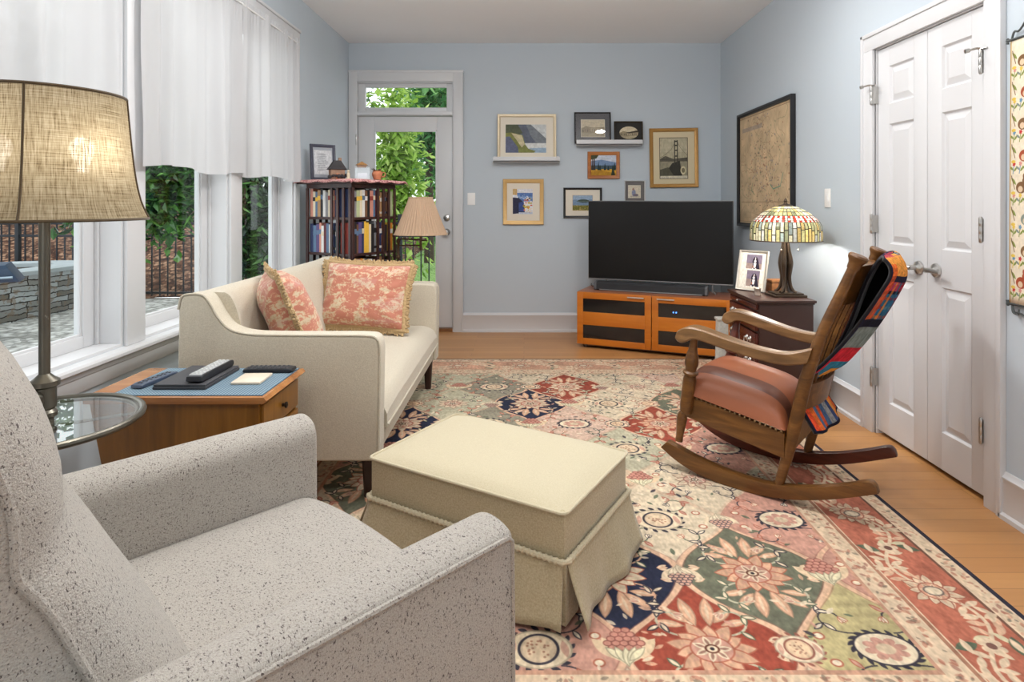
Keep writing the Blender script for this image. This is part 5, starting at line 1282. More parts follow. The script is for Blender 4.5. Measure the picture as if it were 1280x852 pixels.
        for (x0, y0, x1, y1) in ((.22, .05, .9, .46), (.3, .5, .86, .96)):
            c.rect(x0, y0 * A, x1, y1 * A, rgb(120, 108, 124)); c.rect(x0, (y0 + .25) * A, x1, y1 * A, rgb(150, 130, 122)); mx, my = (x0 + x1) / 2 + .05, (y0 + y1) / 2 * A
            c.poly([(mx - .12, y1 * A), (mx - .1, my), (mx - .02, my - .06 * A), (mx + .14, my - .02 * A), (mx + .22, y1 * A)], rgb(42, 36, 50)); c.ell(mx, my - .07 * A, .085, .08 * A, rgb(46, 40, 52)); c.leaf(mx - .085, my - .05 * A, .17 * A, .06, 1.9, rgb(34, 28, 42)); c.leaf(mx + .085, my - .05 * A, .17 * A, .06, 1.25, rgb(34, 28, 42)); c.leaf(mx - .005, my - .08 * A, .14 * A, .035, 1.6, rgb(240, 236, 232)); c.ell(mx - .01, my - .02 * A, .05, .035 * A, rgb(236, 230, 228)); c.ell(mx - .045, my - .085 * A, .016, .012, rgb(150, 96, 66)); c.ell(mx + .04, my - .085 * A, .016, .012, rgb(150, 96, 66)); c.ell(mx - .012, my - .03 * A, .018, .012, rgb(26, 22, 28)); c.poly([(mx - .07, my + .03 * A), (mx + .05, my + .03 * A), (mx + .03, my + .17 * A), (mx - .05, my + .17 * A)], rgb(232, 226, 226)); c.ell(mx - .09, y1 * A - .02, .035, .02, rgb(232, 226, 226)); c.ell(mx + .04, y1 * A - .02, .035, .02, rgb(232, 226, 226)); c.ell(mx - .08, my + .14 * A, .025, .04 * A, rgb(150, 96, 66))
    elif kind == 'print':
        c.rect(0, 0, 1, A, rgb(196, 198, 200))
        for i in range(14): c.rect(.18, (.14 + i * .052) * A, .8 - .2 * rs.rand(), (.16 + i * .052) * A, rgb(130, 134, 140))
    c.a *= (1 + .25 * (fbm(c.w, c.h, 20, 16, 3, 4)[..., None] - .5)); return np.clip(c.a, 0, 1)
def prof_frame(g, w, h, fw, dep, prof):
    """four mitred sides; prof = (inset from outer edge 0..1, projection 0..1)"""
    P = []
    for t, d in prof:
        i = fw * t; P.append([(-w / 2 + i, -dep * d, i), (w / 2 - i, -dep * d, i), (w / 2 - i, -dep * d, h - i), (-w / 2 + i, -dep * d, h - i)])
    vs = [p for ring in P for p in ring]; k = len(P)
    fs = [(a * 4 + j, a * 4 + (j + 1) % 4, ((a + 1) % k) * 4 + (j + 1) % 4, ((a + 1) % k) * 4 + j) for a in range(k) for j in range(4)]
    g.add(vs, fs); return g
GLZ = m_glass('picture_glazing', (.98, .98, .98, 1), .045)
MATW = m_plain('cream_mat', S(226, 218, 202), .9, var=.02)
def picture(label, loc, rot, w, h, fw, dep, fmat, mat, art, rect, glazed=False, prof=None, fillet=None, oval=False, name='framed_picture', cat='picture', artwh=(220, 160)):
    r = thing(name, label, cat, loc, rot=rot)
    prof = prof or [(0, 0), (0, .8), (.12, 1), (.55, .86), (.85, .7), (1, .55), (1, .0)]
    prof_frame(G(), w, h, fw, dep, prof).build('frame', fmat, r, smooth=30)
    i = fw * .9; y = -dep * .38
    G().box(-w / 2 + i, w / 2 - i, y, -.001, i, h - i).build('mat_board', mat, r, smooth=0)
    x0, x1, z0, z1 = rect
    a = m_image('art_' + art, art_img(art, *artwh), .7, .2)
    g = G()
    if oval:
        n = 40; vs = [((x0 + x1) / 2 + (x1 - x0) / 2 * math.cos(2 * PI * k / n), y - .0015, (z0 + z1) / 2 + (z1 - z0) / 2 * math.sin(2 * PI * k / n)) for k in range(n)]
        g.add(vs, [tuple(range(n))]); g.uv[0] = [(.5 + .5 * math.cos(2 * PI * k / n), .5 + .5 * math.sin(2 * PI * k / n)) for k in range(n)]
    else:
        g.add([(x0, y - .0015, z0), (x1, y - .0015, z0), (x1, y - .0015, z1), (x0, y - .0015, z1)], [(0, 1, 2, 3)]); g.uv[0] = [(0, 0), (1, 0), (1, 1), (0, 1)]
    g.build('artwork', a, r, smooth=0)
    if fillet:
        t = fillet[1]; g = G()
        for q in ((x0 - t, x0, z0 - t, z1 + t), (x1, x1 + t, z0 - t, z1 + t), (x0, x1, z0 - t, z0), (x0, x1, z1, z1 + t)): g.box(q[0], q[1], y - .003, y, q[2], q[3])
        g.build('fillet', fillet[0], r, smooth=0)
    if glazed: G().box(-w / 2 + i, w / 2 - i, -dep * .52, -dep * .50, i, h - i).build('glazing', GLZ, r, smooth=0)
    return r
GOLD = m_plain('antique_gold', S(176, 132, 70), .4, .35, var=.14, vscale=20); GOLDP = m_plain('pale_gold_leaf', S(206, 168, 108), .42, .3, var=.1, vscale=20); CHAMP = m_plain('champagne_frame', S(200, 184, 154), .4, .25, var=.08)
BLKF = m_plain('black_frame', S(30, 30, 32), .4); DKF = m_plain('dark_bronze_frame', S(60, 50, 36), .45, .3, var=.2, vscale=30); ORW = m_wood('orange_pine', S(150, 84, 32), S(196, 124, 56), axis='X', scale=20, rough=.45); CHARM = m_plain('charcoal_mat', S(74, 77, 84), .9, var=.03); CHARB = m_plain('black_mat', S(44, 43, 42), .9, var=.03); GREYM = m_plain('grey_mat', S(112, 108, 106), .9, var=.04); WHF = m_plain('white_frame', S(214, 214, 214), .5)
PS = 131.0
def bw(px, py): return ((px - UX) / PS, CH - (py - VY) / PS)
def onwall(label, x0, y0, x1, y1, ax0, ay0, ax1, ay1, fw, fm, mt, art, dep=.022, yoff=0, lean=0, **k):
    X0, Z1 = bw(x0, y0); X1, Z0 = bw(x1, y1); w, h = X1 - X0, Z1 - Z0
    A0, B1 = bw(ax0, ay0); A1, B0 = bw(ax1, ay1); xc = (X0 + X1) / 2
    return picture(label, (xc, YB - .002 - yoff, Z0), (lean, 0, 0), w, h, fw, dep, fm, mt, art, (A0 - xc, A1 - xc, B0 - Z0, B1 - Z0), **k)
lean = math.radians(-6)
def ledge(label, x0, x1, ya, yb, dep):
    X0, Z1 = bw(x0, ya); X1, Z0 = bw(x1, yb); Zb = Z0 - .0
    r = thing('picture_ledge', label, 'picture ledge', ((X0 + X1) / 2, YB, Zb)); w = X1 - X0
    G().box(-w / 2, w / 2, -dep, 0, 0, .014, .002).build('shelf_board', WHITE, r)
    G().box(-w / 2, w / 2, -dep, -dep + .014, 0, Z1 - Z0, .003).build('front_lip', WHITE, r)
    G().box(-w / 2 + .004, w / 2 - .004, -.014, 0, .0, .062, .002).build('back_rail', WHITE, r); return Zb + .014
z1 = ledge('white picture ledge holding the single cliff watercolour', 617, 699, 196.8, 203.2, .105)
z2 = ledge('white picture ledge holding the two dark framed sepia prints', 719.5, 801, 176, 182.6, .105)
p = onwall('cream matted watercolour of a sea cliff standing on a white ledge', 622, 141, 695, 199, 632.2, 154, 682.5, 189.5, .028, CHAMP, MATW, 'cliff', .022, .062, lean, artwh=(260, 180)); p.location.z = z1 + .002
p = onwall('sepia print in a black frame and charcoal mat, larger on its ledge', 717.3, 138.5, 762.5, 178, 726, 148.2, 754.6, 169.2, .012, BLKF, CHARM, 'sepia', .02, .06, lean, glazed=True, fillet=(MATW, .004)); p.location.z = z2 + .002
p = onwall('oval sepia print in a dark bronze frame and black mat on the ledge', 766.6, 150, 802, 178, 773.2, 156.4, 796.4, 172.2, .012, DKF, CHARB, 'oval', .02, .06, lean, oval=True); p.location.z = z2 + .002
p = onwall('tall etching of a suspension bridge tower in a gold frame', 812.2, 160.4, 872.6, 234.2, 824.8, 172.4, 859.4, 223.2, .034, GOLD, m_plain('straw_mat', S(214, 200, 166), .9, var=.02), 'bridge', .026, artwh=(200, 290), fillet=(DKF, .003)); p.rotation_euler = (0, math.radians(-.7), 0)
onwall('small forest and lake painting in an orange wood frame', 734.3, 189.7, 774.3, 223.5, 738.4, 194, 770.4, 219.4, .033, ORW, ORW, 'forest', .024)
onwall('harbour watercolour in a pale gold frame beneath the cliff watercolour ledge', 628.8, 223.8, 679.6, 280.5, 641, 236, 665.8, 267.3, .038, GOLDP, MATW, 'harbour', .028, artwh=(200, 250))
onwall('island seascape in a black and gold frame partly behind the television', 704.2, 234.5, 752.2, 272.2, 715.7, 244, 740.5, 262.8, .02, BLKF, MATW, 'island', .024, fillet=(GOLDP, .002))
onwall('small grey matted figure sketch in a white frame just above the television', 780.4, 225.6, 806.2, 262, 785.3, 231.8, 800.2, 247, .008, WHF, GREYM, 'sketch', .018, artwh=(160, 160), fillet=(MATW, .003))

# old map on the closet wall
def map_img():
    c = Cv(1.05, .95, 420, rgb(196, 172, 138)); rs = np.random.RandomState(6)
    c.a *= (.88 + .3 * fbm(c.w, c.h, 14, 12, 2, 5)[..., None])
    for _ in range(46):
        x, y = rs.uniform(.05, 1.0), rs.uniform(.05, .9); pts = [(x, y)]
        a = rs.rand() * 6.28
        for k in range(14): a += rs.uniform(-.8, .8); x += .02 * math.cos(a); y += .02 * math.sin(a); pts.append((x, y))
        c.line(pts, .0025, [rgb(110, 90, 72), rgb(140, 96, 74), rgb(96, 108, 84)][rs.randint(3)], .7)
    for _ in range(360):
        x, y = np.clip(rs.normal(.52, .2), .05, 1), np.clip(rs.normal(.5, .2), .05, .9); c.ell(x, y, rs.uniform(.003, .012), rs.uniform(.003, .01), [rgb(96, 78, 66), rgb(120, 130, 96), rgb(150, 98, 78), rgb(130, 124, 130)][rs.randint(4)], 0, .6)
    c.line([(.66, .62), (.72, .66), (.85, .64), (.9, .54)], .008, rgb(96, 140, 116)); c.line([(.3, .6), (.27, .66), (.34, .7)], .007, rgb(110, 134, 100))
    c.rect(.06, .11, .5, .145, rgb(150, 138, 132), .6); c.rect(.04, .76, 1.0, .764, rgb(120, 98, 76), .7)
    for _ in range(26): c.line([(rs.uniform(.08, .9), rs.uniform(.78, .92))] * 1 + [(rs.uniform(.08, .9), rs.uniform(.78, .92))], .0015, rgb(140, 112, 88), .4)
    for x in (.26, .52, .78): c.rect(x, 0, x + .003, .95, rgb(168, 142, 108), .7)
    for e in ((0, .02, 1.05, .024), (0, .93, 1.05, .934), (.02, 0, .024, .95), (1.02, 0, 1.024, .95)): c.rect(*e, rgb(130, 104, 80))
    return c.a
r = thing('framed_map', 'large old tan map in a black frame on the closet wall', 'map', (XR - .002, 4.67, 1.032), rotz=-PI / 2)
w, h = 1.056, .951
prof_frame(G(), w, h, .03, .034, [(0, 0), (0, 1), (.5, 1), (.75, .8), (1, .7), (1, 0)]).build('frame', BLKF, r)
g = G().add([(-w / 2 + .028, -.014, .028), (w / 2 - .028, -.014, .028), (w / 2 - .028, -.014, h - .028), (-w / 2 + .028, -.014, h - .028)], [(0, 1, 2, 3)]); g = G()
g.add([(-w / 2 + .026, -.014, .026), (w / 2 - .026, -.014, .026), (w / 2 - .026, -.014, h - .026), (-w / 2 + .026, -.014, h - .026)], [(0, 1, 2, 3)]); g.uv[0] = [(0, 0), (1, 0), (1, 1), (0, 1)]
g.build('map_sheet', m_image('old_map', map_img(), .7, .25), r, smooth=0)
G().box(-w / 2 + .02, w / 2 - .02, -.012, -.001, .02, h - .02).build('backing_board', BLKF, r, smooth=0)

# tapestry scroll by the closet
def scroll_img():
    c = Cv(.30, 1.0, 900, rgb(226, 214, 192)); rs = np.random.RandomState(12)
    c.a *= (.94 + .12 * fbm(c.w, c.h, 30, 90, 2, 3)[..., None])
    grn, brn, rst, blu, pnk, yel, gry = rgb(128, 140, 74), rgb(122, 92, 64), rgb(158, 78, 54), rgb(104, 140, 168), rgb(206, 140, 134), rgb(218, 186, 84), rgb(128, 138, 130)
    for side in (0, .12):
        y = .03
        for kk, (cr, pl) in enumerate(((brn, grn), (rst, gry), (brn, pnk), (rst, blu), (brn, grn), (gry, pnk), (brn, yel), (rst, grn))):
            x = .075 + side + rs.uniform(-.01, .02); yy = y + .055
            c.ell(x, yy, .028, .022, cr); c.ell(x + .02, yy - .025, .014, .013, cr); c.ell(x + .014, yy - .042, .005, .01, cr); c.ell(x + .028, yy - .04, .005, .01, cr); c.ell(x - .004, yy + .006, .013, .012, rgb(214, 190, 160)); c.ell(x + .024, yy - .027, .0025, .0025, rgb(40, 30, 26))
            for t in range(3):
                bx = .02 + side + t * .035; by = y + .1; c.line([(bx, by + .02), (bx + .006, by - .012)], .004, pl if pl is not pnk else grn)
                c.leaf(bx - .008, by, .026, .009, .6, grn if t != 1 else gry); c.leaf(bx + .014, by + .004, .026, .009, 2.4, grn); c.flower(bx + .006, by - .016, .009, 5, .5, (pnk, yel, blu, rgb(186, 54, 58))[(kk + t) % 4])
            c.leaf(.024 + side, y + .03, .04, .012, .8, grn); c.line([(.012 + side, y + .01), (.03 + side, y + .06)], .004, brn); c.ell(.022 + side, y + .075, .012, .006, yel)
            y += .119
    c.rect(0, 0, .007, 1, rgb(196, 160, 96)); c.rect(.293, 0, .3, 1, rgb(196, 160, 96)); return c.a
IRON = m_plain('wrought_iron', S(84, 88, 88), .5, .6)
ys0, ys1, zs0, zs1 = 2.04, 2.302, .845, 1.845
r = thing('wall_hanging', 'narrow cream woven wall hanging of woodland plants and animals beside the closet casing', 'wall hanging', (XR - .012, (ys0 + ys1) / 2, zs0))
def hang(u, v): return (XR - .012 - .004 * math.sin(PI * u) - .003 * math.sin(3 * v + 1), ys1 + (ys0 - ys1) * u, zs0 + (zs1 - zs0) * v)
solid(G().grid(hang, 8, 30, uv=True).build('woven_panel', m_image('woodland_weave', scroll_img(), .95, .1, .3, 500), r, world=True), .003, 0)
for z, sgn in ((zs1 + .004, 1), (zs0 - .004, -1)):
    yc = (ys0 + ys1) / 2
    pts = [(XR - .014, ys1 + .012, z - .012 * sgn), (XR - .014, ys1 + .006, z + .006 * sgn), (XR - .014, ys1 - .01, z), (XR - .014, ys0 + .01, z), (XR - .014, ys0 - .006, z + .006 * sgn), (XR - .014, ys0 - .012, z - .012 * sgn)]
    g = G().tube(spline(pts, 5), .005, 8)
    g.tube(spline([(XR - .014, ys1 - .01, z), (XR - .014, ys1 - .022, z + .028 * sgn), (XR - .014, ys1 - .05, z + .03 * sgn), (XR - .014, yc, z + .10 * sgn if sgn > 0 else z - .05), (XR - .014, ys0 + .05, z + .03 * sgn), (XR - .014, ys0 + .022, z + .028 * sgn), (XR - .014, ys0 + .01, z)], 6), .004, 7)
    if sgn < 0:
        for y in (ys1 - .01, ys1 - .07, ys0 + .07, ys0 + .01): g.tube(spline([(XR - .014, y, z), (XR - .02, y - .012, z - .03), (XR - .014, y - .03, z - .035), (XR - .012, y - .03, z - .015)], 5), .003, 6)
    g.build('scroll_bracket', IRON, r, world=True)

# wall switches
SWW = m_plain('switch_white', S(240, 240, 238), .35, var=.005)
def switch(label, loc, rz):
    r = thing('light_switch', label, 'light switch', loc, rz); G().box(-.037, .037, -.006, 0, -.058, .058, .004).build('switch_plate', SWW, r)
    G().prism([(-.004, -.033), (-.011, -.002), (-.007, .033), (-.004, .033)], -.017, .017, 'YZ', bev=.001).build('rocker_paddle', SWW, r)
X, Z = bw(589.2, 248.5); switch('white rocker light switch beside the garden door casing', (X, YB, Z), 0)
switch('white rocker light switch between the old map and the closet', (XR, 3.705, 1.258), -PI / 2)
# ================================================================== TV STAND, TV, SOUNDBAR
CHER = m_wood('cherry_veneer', S(172, 92, 18), S(210, 130, 42), S(192, 110, 28), axis='X', scale=12, rough=.35, stretch=.06)
CHERT = m_wood('cherry_top', S(126, 72, 46), S(170, 106, 72), axis='X', scale=12, rough=.3, stretch=.06)
SMOKE = m_plain('smoked_glass', S(26, 22, 22), .12, spec=.6, var=.1)
ALU = m_plain('brushed_aluminium', S(206, 204, 200), .3, .85)
PLIN = m_plain('grey_plinth', S(96, 84, 78), .5)
r = thing('tv_stand', 'orange cherry tv stand with smoked glass doors set across the corner', 'tv stand', (.453, 5.115, 0), math.atan2(-.3865, .9222))
L, D = 1.262, .42
G().box(0, L, .012, D, .458, .476, .002).build('top', CHERT, r)
G().box(0, .018, .012, D, .03, .458).build('side_panel', CHER, r); G().box(L - .018, L, .012, D, .03, .458).build('side_panel', CHER, r)
G().box(.018, L - .018, .012, D, .03, .048).build('bottom_panel', CHER, r); G().box(.018, L - .018, D - .012, D, .048, .458).build('back_panel', SMOKE, r)
G().box(.04, L - .04, .03, D - .03, .018, .03).build('plinth', PLIN, r)
G().box(.02, L - .02, .05, D - .02, .25, .265).build('inner_shelf', SMOKE, r)
for x in (.06, L - .06):
    for y in (.06, D - .06): G().lathe([(.001, 0), (.02, 0), (.022, .018), (.001, .02)], (x, y, 0), 12).build('foot', PLIN, r)
for (a, b, hx0, hx1) in ((0, .629, .435, .57), (.633, L, .676, .815)):
    d = base_empty('door', (0, 0, 0)); del d['kind']; bpy.data.objects.remove(d)
    g = G(); m = .053; zb, zt = .034, .474
    g.box(a + .001, a + m, -.006, .012, zb, zt, .0015).box(b - m, b - .001, -.006, .012, zb, zt, .0015)
    for z0_, z1_ in ((zb, .085), (.198, .308), (.42, zt)): g.box(a + m, b - m, -.006, .012, z0_, z1_, .0015)
    dr = g.build('cabinet_door', CHER, r)
    for z0_, z1_ in ((.085, .198), (.308, .42)): G().box(a + m, b - m, .0, .004, z0_, z1_).build('glass_panel', SMOKE, dr, smooth=0)
    G().box(hx0, hx1, -.022, -.014, .447, .457, .002).box(hx0 + .008, hx0 + .016, -.016, -.004, .449, .455).box(hx1 - .016, hx1 - .008, -.016, -.004, .449, .455).build('bar_handle', ALU, dr)
    if a > 0: 
        e = m_emit('blue_indicator', (.10, .30, 1, 1), 3.2)
        G().lathe([(.001, 0), (.006, .0), (.006, .002), (.001, .002)], (.806, -.0005, .352), 10, (0, -1, 0)).build('status_light', e, dr); G().lathe([(.001, 0), (.006, .0), (.006, .002), (.001, .002)], (.828, -.0005, .352), 10, (0, -1, 0)).build('status_light', e, dr)
stw = wmat(r)
rz = math.atan2(-.3865, .9222)
def onstand(x, y, z=.476): return tuple(stw @ Vector((x, y, z)))
SCRN = m_plain('tv_screen', S(19, 19, 20), .30, spec=.28, var=.01); BEZ = m_plain('tv_bezel', S(22, 22, 23), .35); SILV = m_plain('tv_silver_edge', S(150, 150, 150), .35, .6)
r = thing('television', 'large black flat-screen tv standing on the cherry tv stand', 'television', onstand(.632, .262), rz)
W, z0, z1 = 1.222, .081, .769
G().box(-W / 2, W / 2, 0, .03, z0, z1, .004).build('back_shell', BEZ, r)
G().box(-W / 2 + .008, W / 2 - .008, -.002, .001, z0 + .014, z1 - .008).build('screen', SCRN, r, smooth=0)
G().box(-W / 2 - .001, W / 2 + .001, .008, .014, z1, z1 + .003).box(-W / 2, W / 2, -.003, .002, z0 - .002, z0 + .006, .001).build('edge_strip', SILV, r)
G().box(-.38, .38, .03, .06, z0 + .05, z0 + .4, .012).build('rear_housing', BEZ, r)
for sx in (-.45, .45): G().tube([(sx, .015, z0 + .02), (sx, .015, .02), (sx * 1.06, -.03, .007)], .006, 8).tube([(sx, .015, .02), (sx * 1.06, .07, .007)], .006, 8).build('stand_foot', SILV, r)
r = thing('soundbar', 'long black soundbar lying in front of the television', 'soundbar', onstand(.583, .125), rz)
W = .945; MESHG = m_plain('black_speaker_cloth', S(40, 41, 44), .8, bump=.3, bscale=900); GRYP = m_plain('grey_bar_case', S(86, 87, 90), .45)
G().prism([(0, .012), (.012, 0), (.088, 0), (.094, .012), (.094, .064), (.085, .075), (.012, .07), (.002, .06)], -W / 2 + .02, W / 2 - .02, 'YZ', bev=.002).build('grille', MESHG, r)
for s in (-1, 1): G().prism([(-.002, .012), (.012, -.0), (.09, 0), (.096, .012), (.096, .066), (.086, .077), (.011, .072), (0, .062)], min(s * W / 2, s * (W / 2 - .022)), max(s * W / 2, s * (W / 2 - .022)), 'YZ', bev=.003).build('end_cap', GRYP, r)
G().box(-W / 2 + .05, W / 2 - .04, -.003, .004, .004, .012, .002).build('trim_strip', SILV, r)
CORD = m_plain('black_cord', S(30, 30, 32), .6)
o = G().tube(spline([onstand(.02, .36, .50), onstand(.03, .34, .482), onstand(.09, .30, .484), onstand(.14, .245, .50)], 6), .003, 6).build('power_cable', CORD)
tag(o, 'thin black cable lying at the window end of the tv stand top', 'cable')

# ================================================================== DARK CHEST
DMAH = m_plain('espresso_side', S(62, 40, 34), .32, var=.1, vscale=3); RMAH = m_wood('red_mahogany', S(52, 18, 12), S(98, 42, 30), axis='Y', scale=12, rough=.25, stretch=.07); SILVH = m_plain('polished_pewter', S(212, 208, 202), .25, .9)
x0, x1, y0, y1, zt = 1.362, 1.69, 3.502, 3.968, .659
r = thing('bedside_chest', 'small dark mahogany chest of drawers holding the stained glass lamp', 'chest of drawers', ((x0 + x1) / 2, (y0 + y1) / 2, 0))
G().box(x0 - .014, x1 + .014, y0 - .014, y1 + .014, zt - .016, zt, .005).box(x0 - .006, x1 + .006, y0 - .006, y1 + .006, zt - .026, zt - .016, .003).build('top', DMAH, r, world=True)
G().box(x0 + .012, x1, y0, y1, .05, zt - .026, .002).build('carcass', DMAH, r, world=True)
G().box(x0 - .004, x1 + .006, y0 - .006, y1 + .006, RUGT + .0008, .055, .006).build('plinth', DMAH, r, world=True)
fr = G().box(x0 - .002, x0 + .012, y0 + .012, y1 - .012, .600, .630, .003).build('pull_out_tray', RMAH, r, world=True)
G().lathe([(.001, 0), (.005, 0), (.005, .008), (.009, .012), (.001, .018)], (x0 - .002, (y0 + y1) / 2 + .06, .615), 12, (-1, 0, 0)).build('knob', SILVH, fr, world=True)
for i in range(4):
    zb = .594 - .126 * (i + 1) + .006; zc = zb + .114
    d = G().box(x0 - .008, x0 + .012, y0 + .012, y1 - .012, zb, zc, .005).build('drawer', RMAH, r, world=True)
    for yc in (3.617, 3.868):
        g = G()
        for s in (-1, 1):
            y = yc + s * .026; zc2 = (zb + zc) / 2 + .01
            g.lathe([(.001, 0), (.015, 0), (.014, .004), (.008, .008), (.005, .014), (.007, .018), (.001, .02)], (x0 - .008, y, zc2), 12, (-1, 0, 0), sx=1.2)
        g.tube(spline([(x0 - .022, yc - .028, zc2), (x0 - .026, yc - .026, zc2 - .022), (x0 - .027, yc, zc2 - .032), (x0 - .026, yc + .026, zc2 - .022), (x0 - .022, yc + .028, zc2)], 5), .0034, 7)
        g.build('bail_pull', SILVH, d, world=True)

# stained glass lamp
def glass_img():
    c = Cv(6.283, 1.6, 150, rgb(60, 56, 44)); rs = np.random.RandomState(3); lead = rgb(44, 42, 36)
    pal = [rgb(176, 172, 122), rgb(162, 160, 118), rgb(206, 200, 170), rgb(140, 152, 148), rgb(190, 166, 104), rgb(182, 184, 178), rgb(128, 132, 100)]
    rows = [(0, .10, 24), (.10, .27, 24), (.27, .44, 36), (.44, .60, 36)]
    def cell(x0, x1, y0, y1, col, g=.014): c.rect(x0 + g, y0 + g, x1 - g, y1 - g, col * rs.uniform(.82, 1.12))
    for y0, y1, n in rows:
        for i in range(n): cell(6.283 * i / n, 6.283 * (i + 1) / n, y0, y1, pal[rs.randint(len(pal))] if y1 > .1 else rgb(120, 130, 60))
    n = 36
    for k, (y0, y1) in enumerate(((.60, .68), (.68, .78), (.78, .86))):
        for i in range(n * 2):
            red = ((i + k) % 2 == 0) if k != 1 else (i % 4 == 0)
            cell(6.283 * i / n / 2, 6.283 * (i + 1) / n / 2, y0, y1, rgb(176, 52, 34) if red else rgb(226, 226, 214), .008)
    n = 56
    for i in range(n):
        ysp = 1.22 + rs.uniform(-.12, .12)
        cell(6.283 * i / n, 6.283 * (i + 1) / n, .86, ysp, pal[rs.randint(len(pal))]); cell(6.283 * i / n, 6.283 * (i + 1) / n, ysp, 1.6, pal[rs.randint(len(pal))])
    c.grain(.35, 5, 120, 40, 3); return c.a
BRON = m_plain('dark_bronze', S(88, 74, 62), .34, .8, var=.12, vscale=16)
tx, ty = 1.600, 3.67
r = thing('table_lamp', 'stained glass table lamp with bronze base on the mahogany chest', 'table lamp', (tx, ty, zt))
G().box(-.10, .10, -.075, .075, 0, .014, .004).build('base_plate', BRON, r); G().box(-.085, .085, -.06, .06, .014, .024, .003).build('base_step', BRON, r)
for k in range(4):
    a = PI / 4 + k * PI / 2; ca, sa = math.cos(a), math.sin(a)
    pts = spline([(.070 * ca, .060 * sa, .027), (.05 * ca, .045 * sa, .034), (.030 * ca, .030 * sa, .065), (.022 * ca, .022 * sa, .12), (.026 * ca, .026 * sa, .18), (.026 * ca, .026 * sa, .225), (.018 * ca, .018 * sa, .275), (.013 * ca, .013 * sa, .33)], 5)
    G().tube(pts, [float(np.interp(p[2], [.027, .04, .12, .2, .27, .33], [.008, .009, .012, .019, .014, .010])) for p in pts], 10).build('leg_column', BRON, r)
G().lathe([(.001, .024), (.03, .024), (.02, .04), (.012, .08), (.012, .33), (.018, .335), (.012, .36), (.008, .53), (.001, .535)], n=16).build('stem', BRON, r)
gp = [(.205, .340), (.206, .36), (.205, .40), (.202, .432), (.192, .452), (.172, .475), (.142, .502), (.105, .526), (.065, .543), (.03, .551)]
def gl(u, v):
    i = (1 - v) * (len(gp) - 1); R = float(np.interp(i, range(len(gp)), [p[0] for p in gp])); z = float(np.interp(i, range(len(gp)), [p[1] for p in gp])); a = 2 * PI * u
    return (R * math.cos(a), R * math.sin(a), z)
g = G().grid(gl, 96, 27, closeu=True, uv=True)
# v=0 top .. 1 bottom : image row 0 is the crown
for k_, uvs in g.uv.items(): g.uv[k_] = [(a, 1 - b) for a, b in uvs]
sh = g.build('glass_shade', m_image('leaded_glass', glass_img(), .25, .5, translucent=.16), r, smooth=60)
G().tube([(.206 * math.cos(a), .206 * math.sin(a), .340) for a in np.linspace(0, 2 * PI, 80, endpoint=False)], .0035, 6, closed=True).build('shade_rim', BRON, sh)
G().lathe([(.001, .548), (.045, .546), (.04, .554), (.014, .562), (.008, .572), (.012, .58), (.007, .59), (.001, .6)], n=20).build('finial', BRON, sh)
for sx, sy in ((-.052, -.06), (.052, -.06)):
    G().tube([(sx, sy, .40), (sx, sy, .29)], .0014, 5).sphere((sx, sy, .285), .007, 10, 8).build('pull_chain', SILVH, r)
for sx in (-.05, .05):
    G().lathe([(.001, 0), (.012, 0), (.012, .03), (.001, .032)], (sx, -.02 * 0 - .0, .43), 10).build('bulb_socket', BRON, r)
    G().lathe([(.001, 0), (.012, -.004), (.022, -.03), (.022, -.045), (.012, -.058), (.001, -.06)], (sx, 0, .43), 14).build('bulb', m_emit('lamp_bulb', (1, .9, .74, 1), 20), r)
    G().tube([(0, 0, .462), (sx, 0, .46)], .006, 8).build('socket_arm', BRON, r)
plamp('stained_lamp_glow', (tx, ty - .0, zt + .405), 22, (1, .95, .90), .03)

# things beside the lamp
SILF = m_plain('silver_photo_frame', S(196, 190, 178), .35, .5)
th = math.atan2(-.86, .5)
r = picture('silver photo frame with two pictures of black and white dogs leaning on the chest', (1.462, 3.875, zt + .001), (math.radians(-12), 0, math.radians(-52)), .205, .262, .013, .014, SILF, MATW, 'dogs', (-.082, .078, .02, .246), name='photo_frame', cat='photo frame', artwh=(180, 250))
BOXW = m_wood('burl_box', S(120, 74, 40), S(190, 134, 86), axis='Y', scale=14, rough=.4)
r = thing('trinket_box', 'small light wooden box behind the stained glass lamp', 'box', (1.628, 3.885, zt), .2)
G().box(-.05, .05, -.04, .04, 0, .055, .003).build('box_body', BOXW, r); G().box(-.053, .053, -.043, .043, .057, .075, .004).build('lid', BOXW, r)
o = thing('candle_cup', 'tiny pewter-grey cup standing in front of the dog photo', 'cup', (1.440, 3.70, zt))
CUPM = m_plain('smoky_glass_cup', S(150, 134, 122), .25)
G().lathe([(.001, 0), (.02, 0), (.021, .004), (.018, .01), (.019, .03), (.022, .042), (.019, .042), (.016, .03), (.015, .012), (.001, .01)], n=20).build('cup_body', CUPM, o); G().sphere((0, 0, .034), .013, 12, 8).build('candle', MATW, o)
r = thing('mahogany_tray', 'flat dark wooden tray under the base of the stained glass lamp', 'tray', (1.6, 3.62, zt)) if False else None

# pale doorstop
PALE = m_plain('pale_flecked_stone', S(198, 196, 188), .9, var=.28, vscale=70, bump=.6, bscale=60)
r = thing('stone_doorstop', 'slender pale flecked stone post with flared foot between tv stand and chest', 'doorstop', (1.405, 4.27, 0))
G().prism([(-.07, .0), (.05, .0), (.052, .05), (.042, .10), (.04, .40), (-.032, .40), (-.036, .12), (-.06, .06)], -.035, .035, 'XZ', bev=.012, seg=3).build('post', PALE, r)
G().box(-.04, .048, -.042, .042, .395, .415, .008).build('cap', PALE, r)

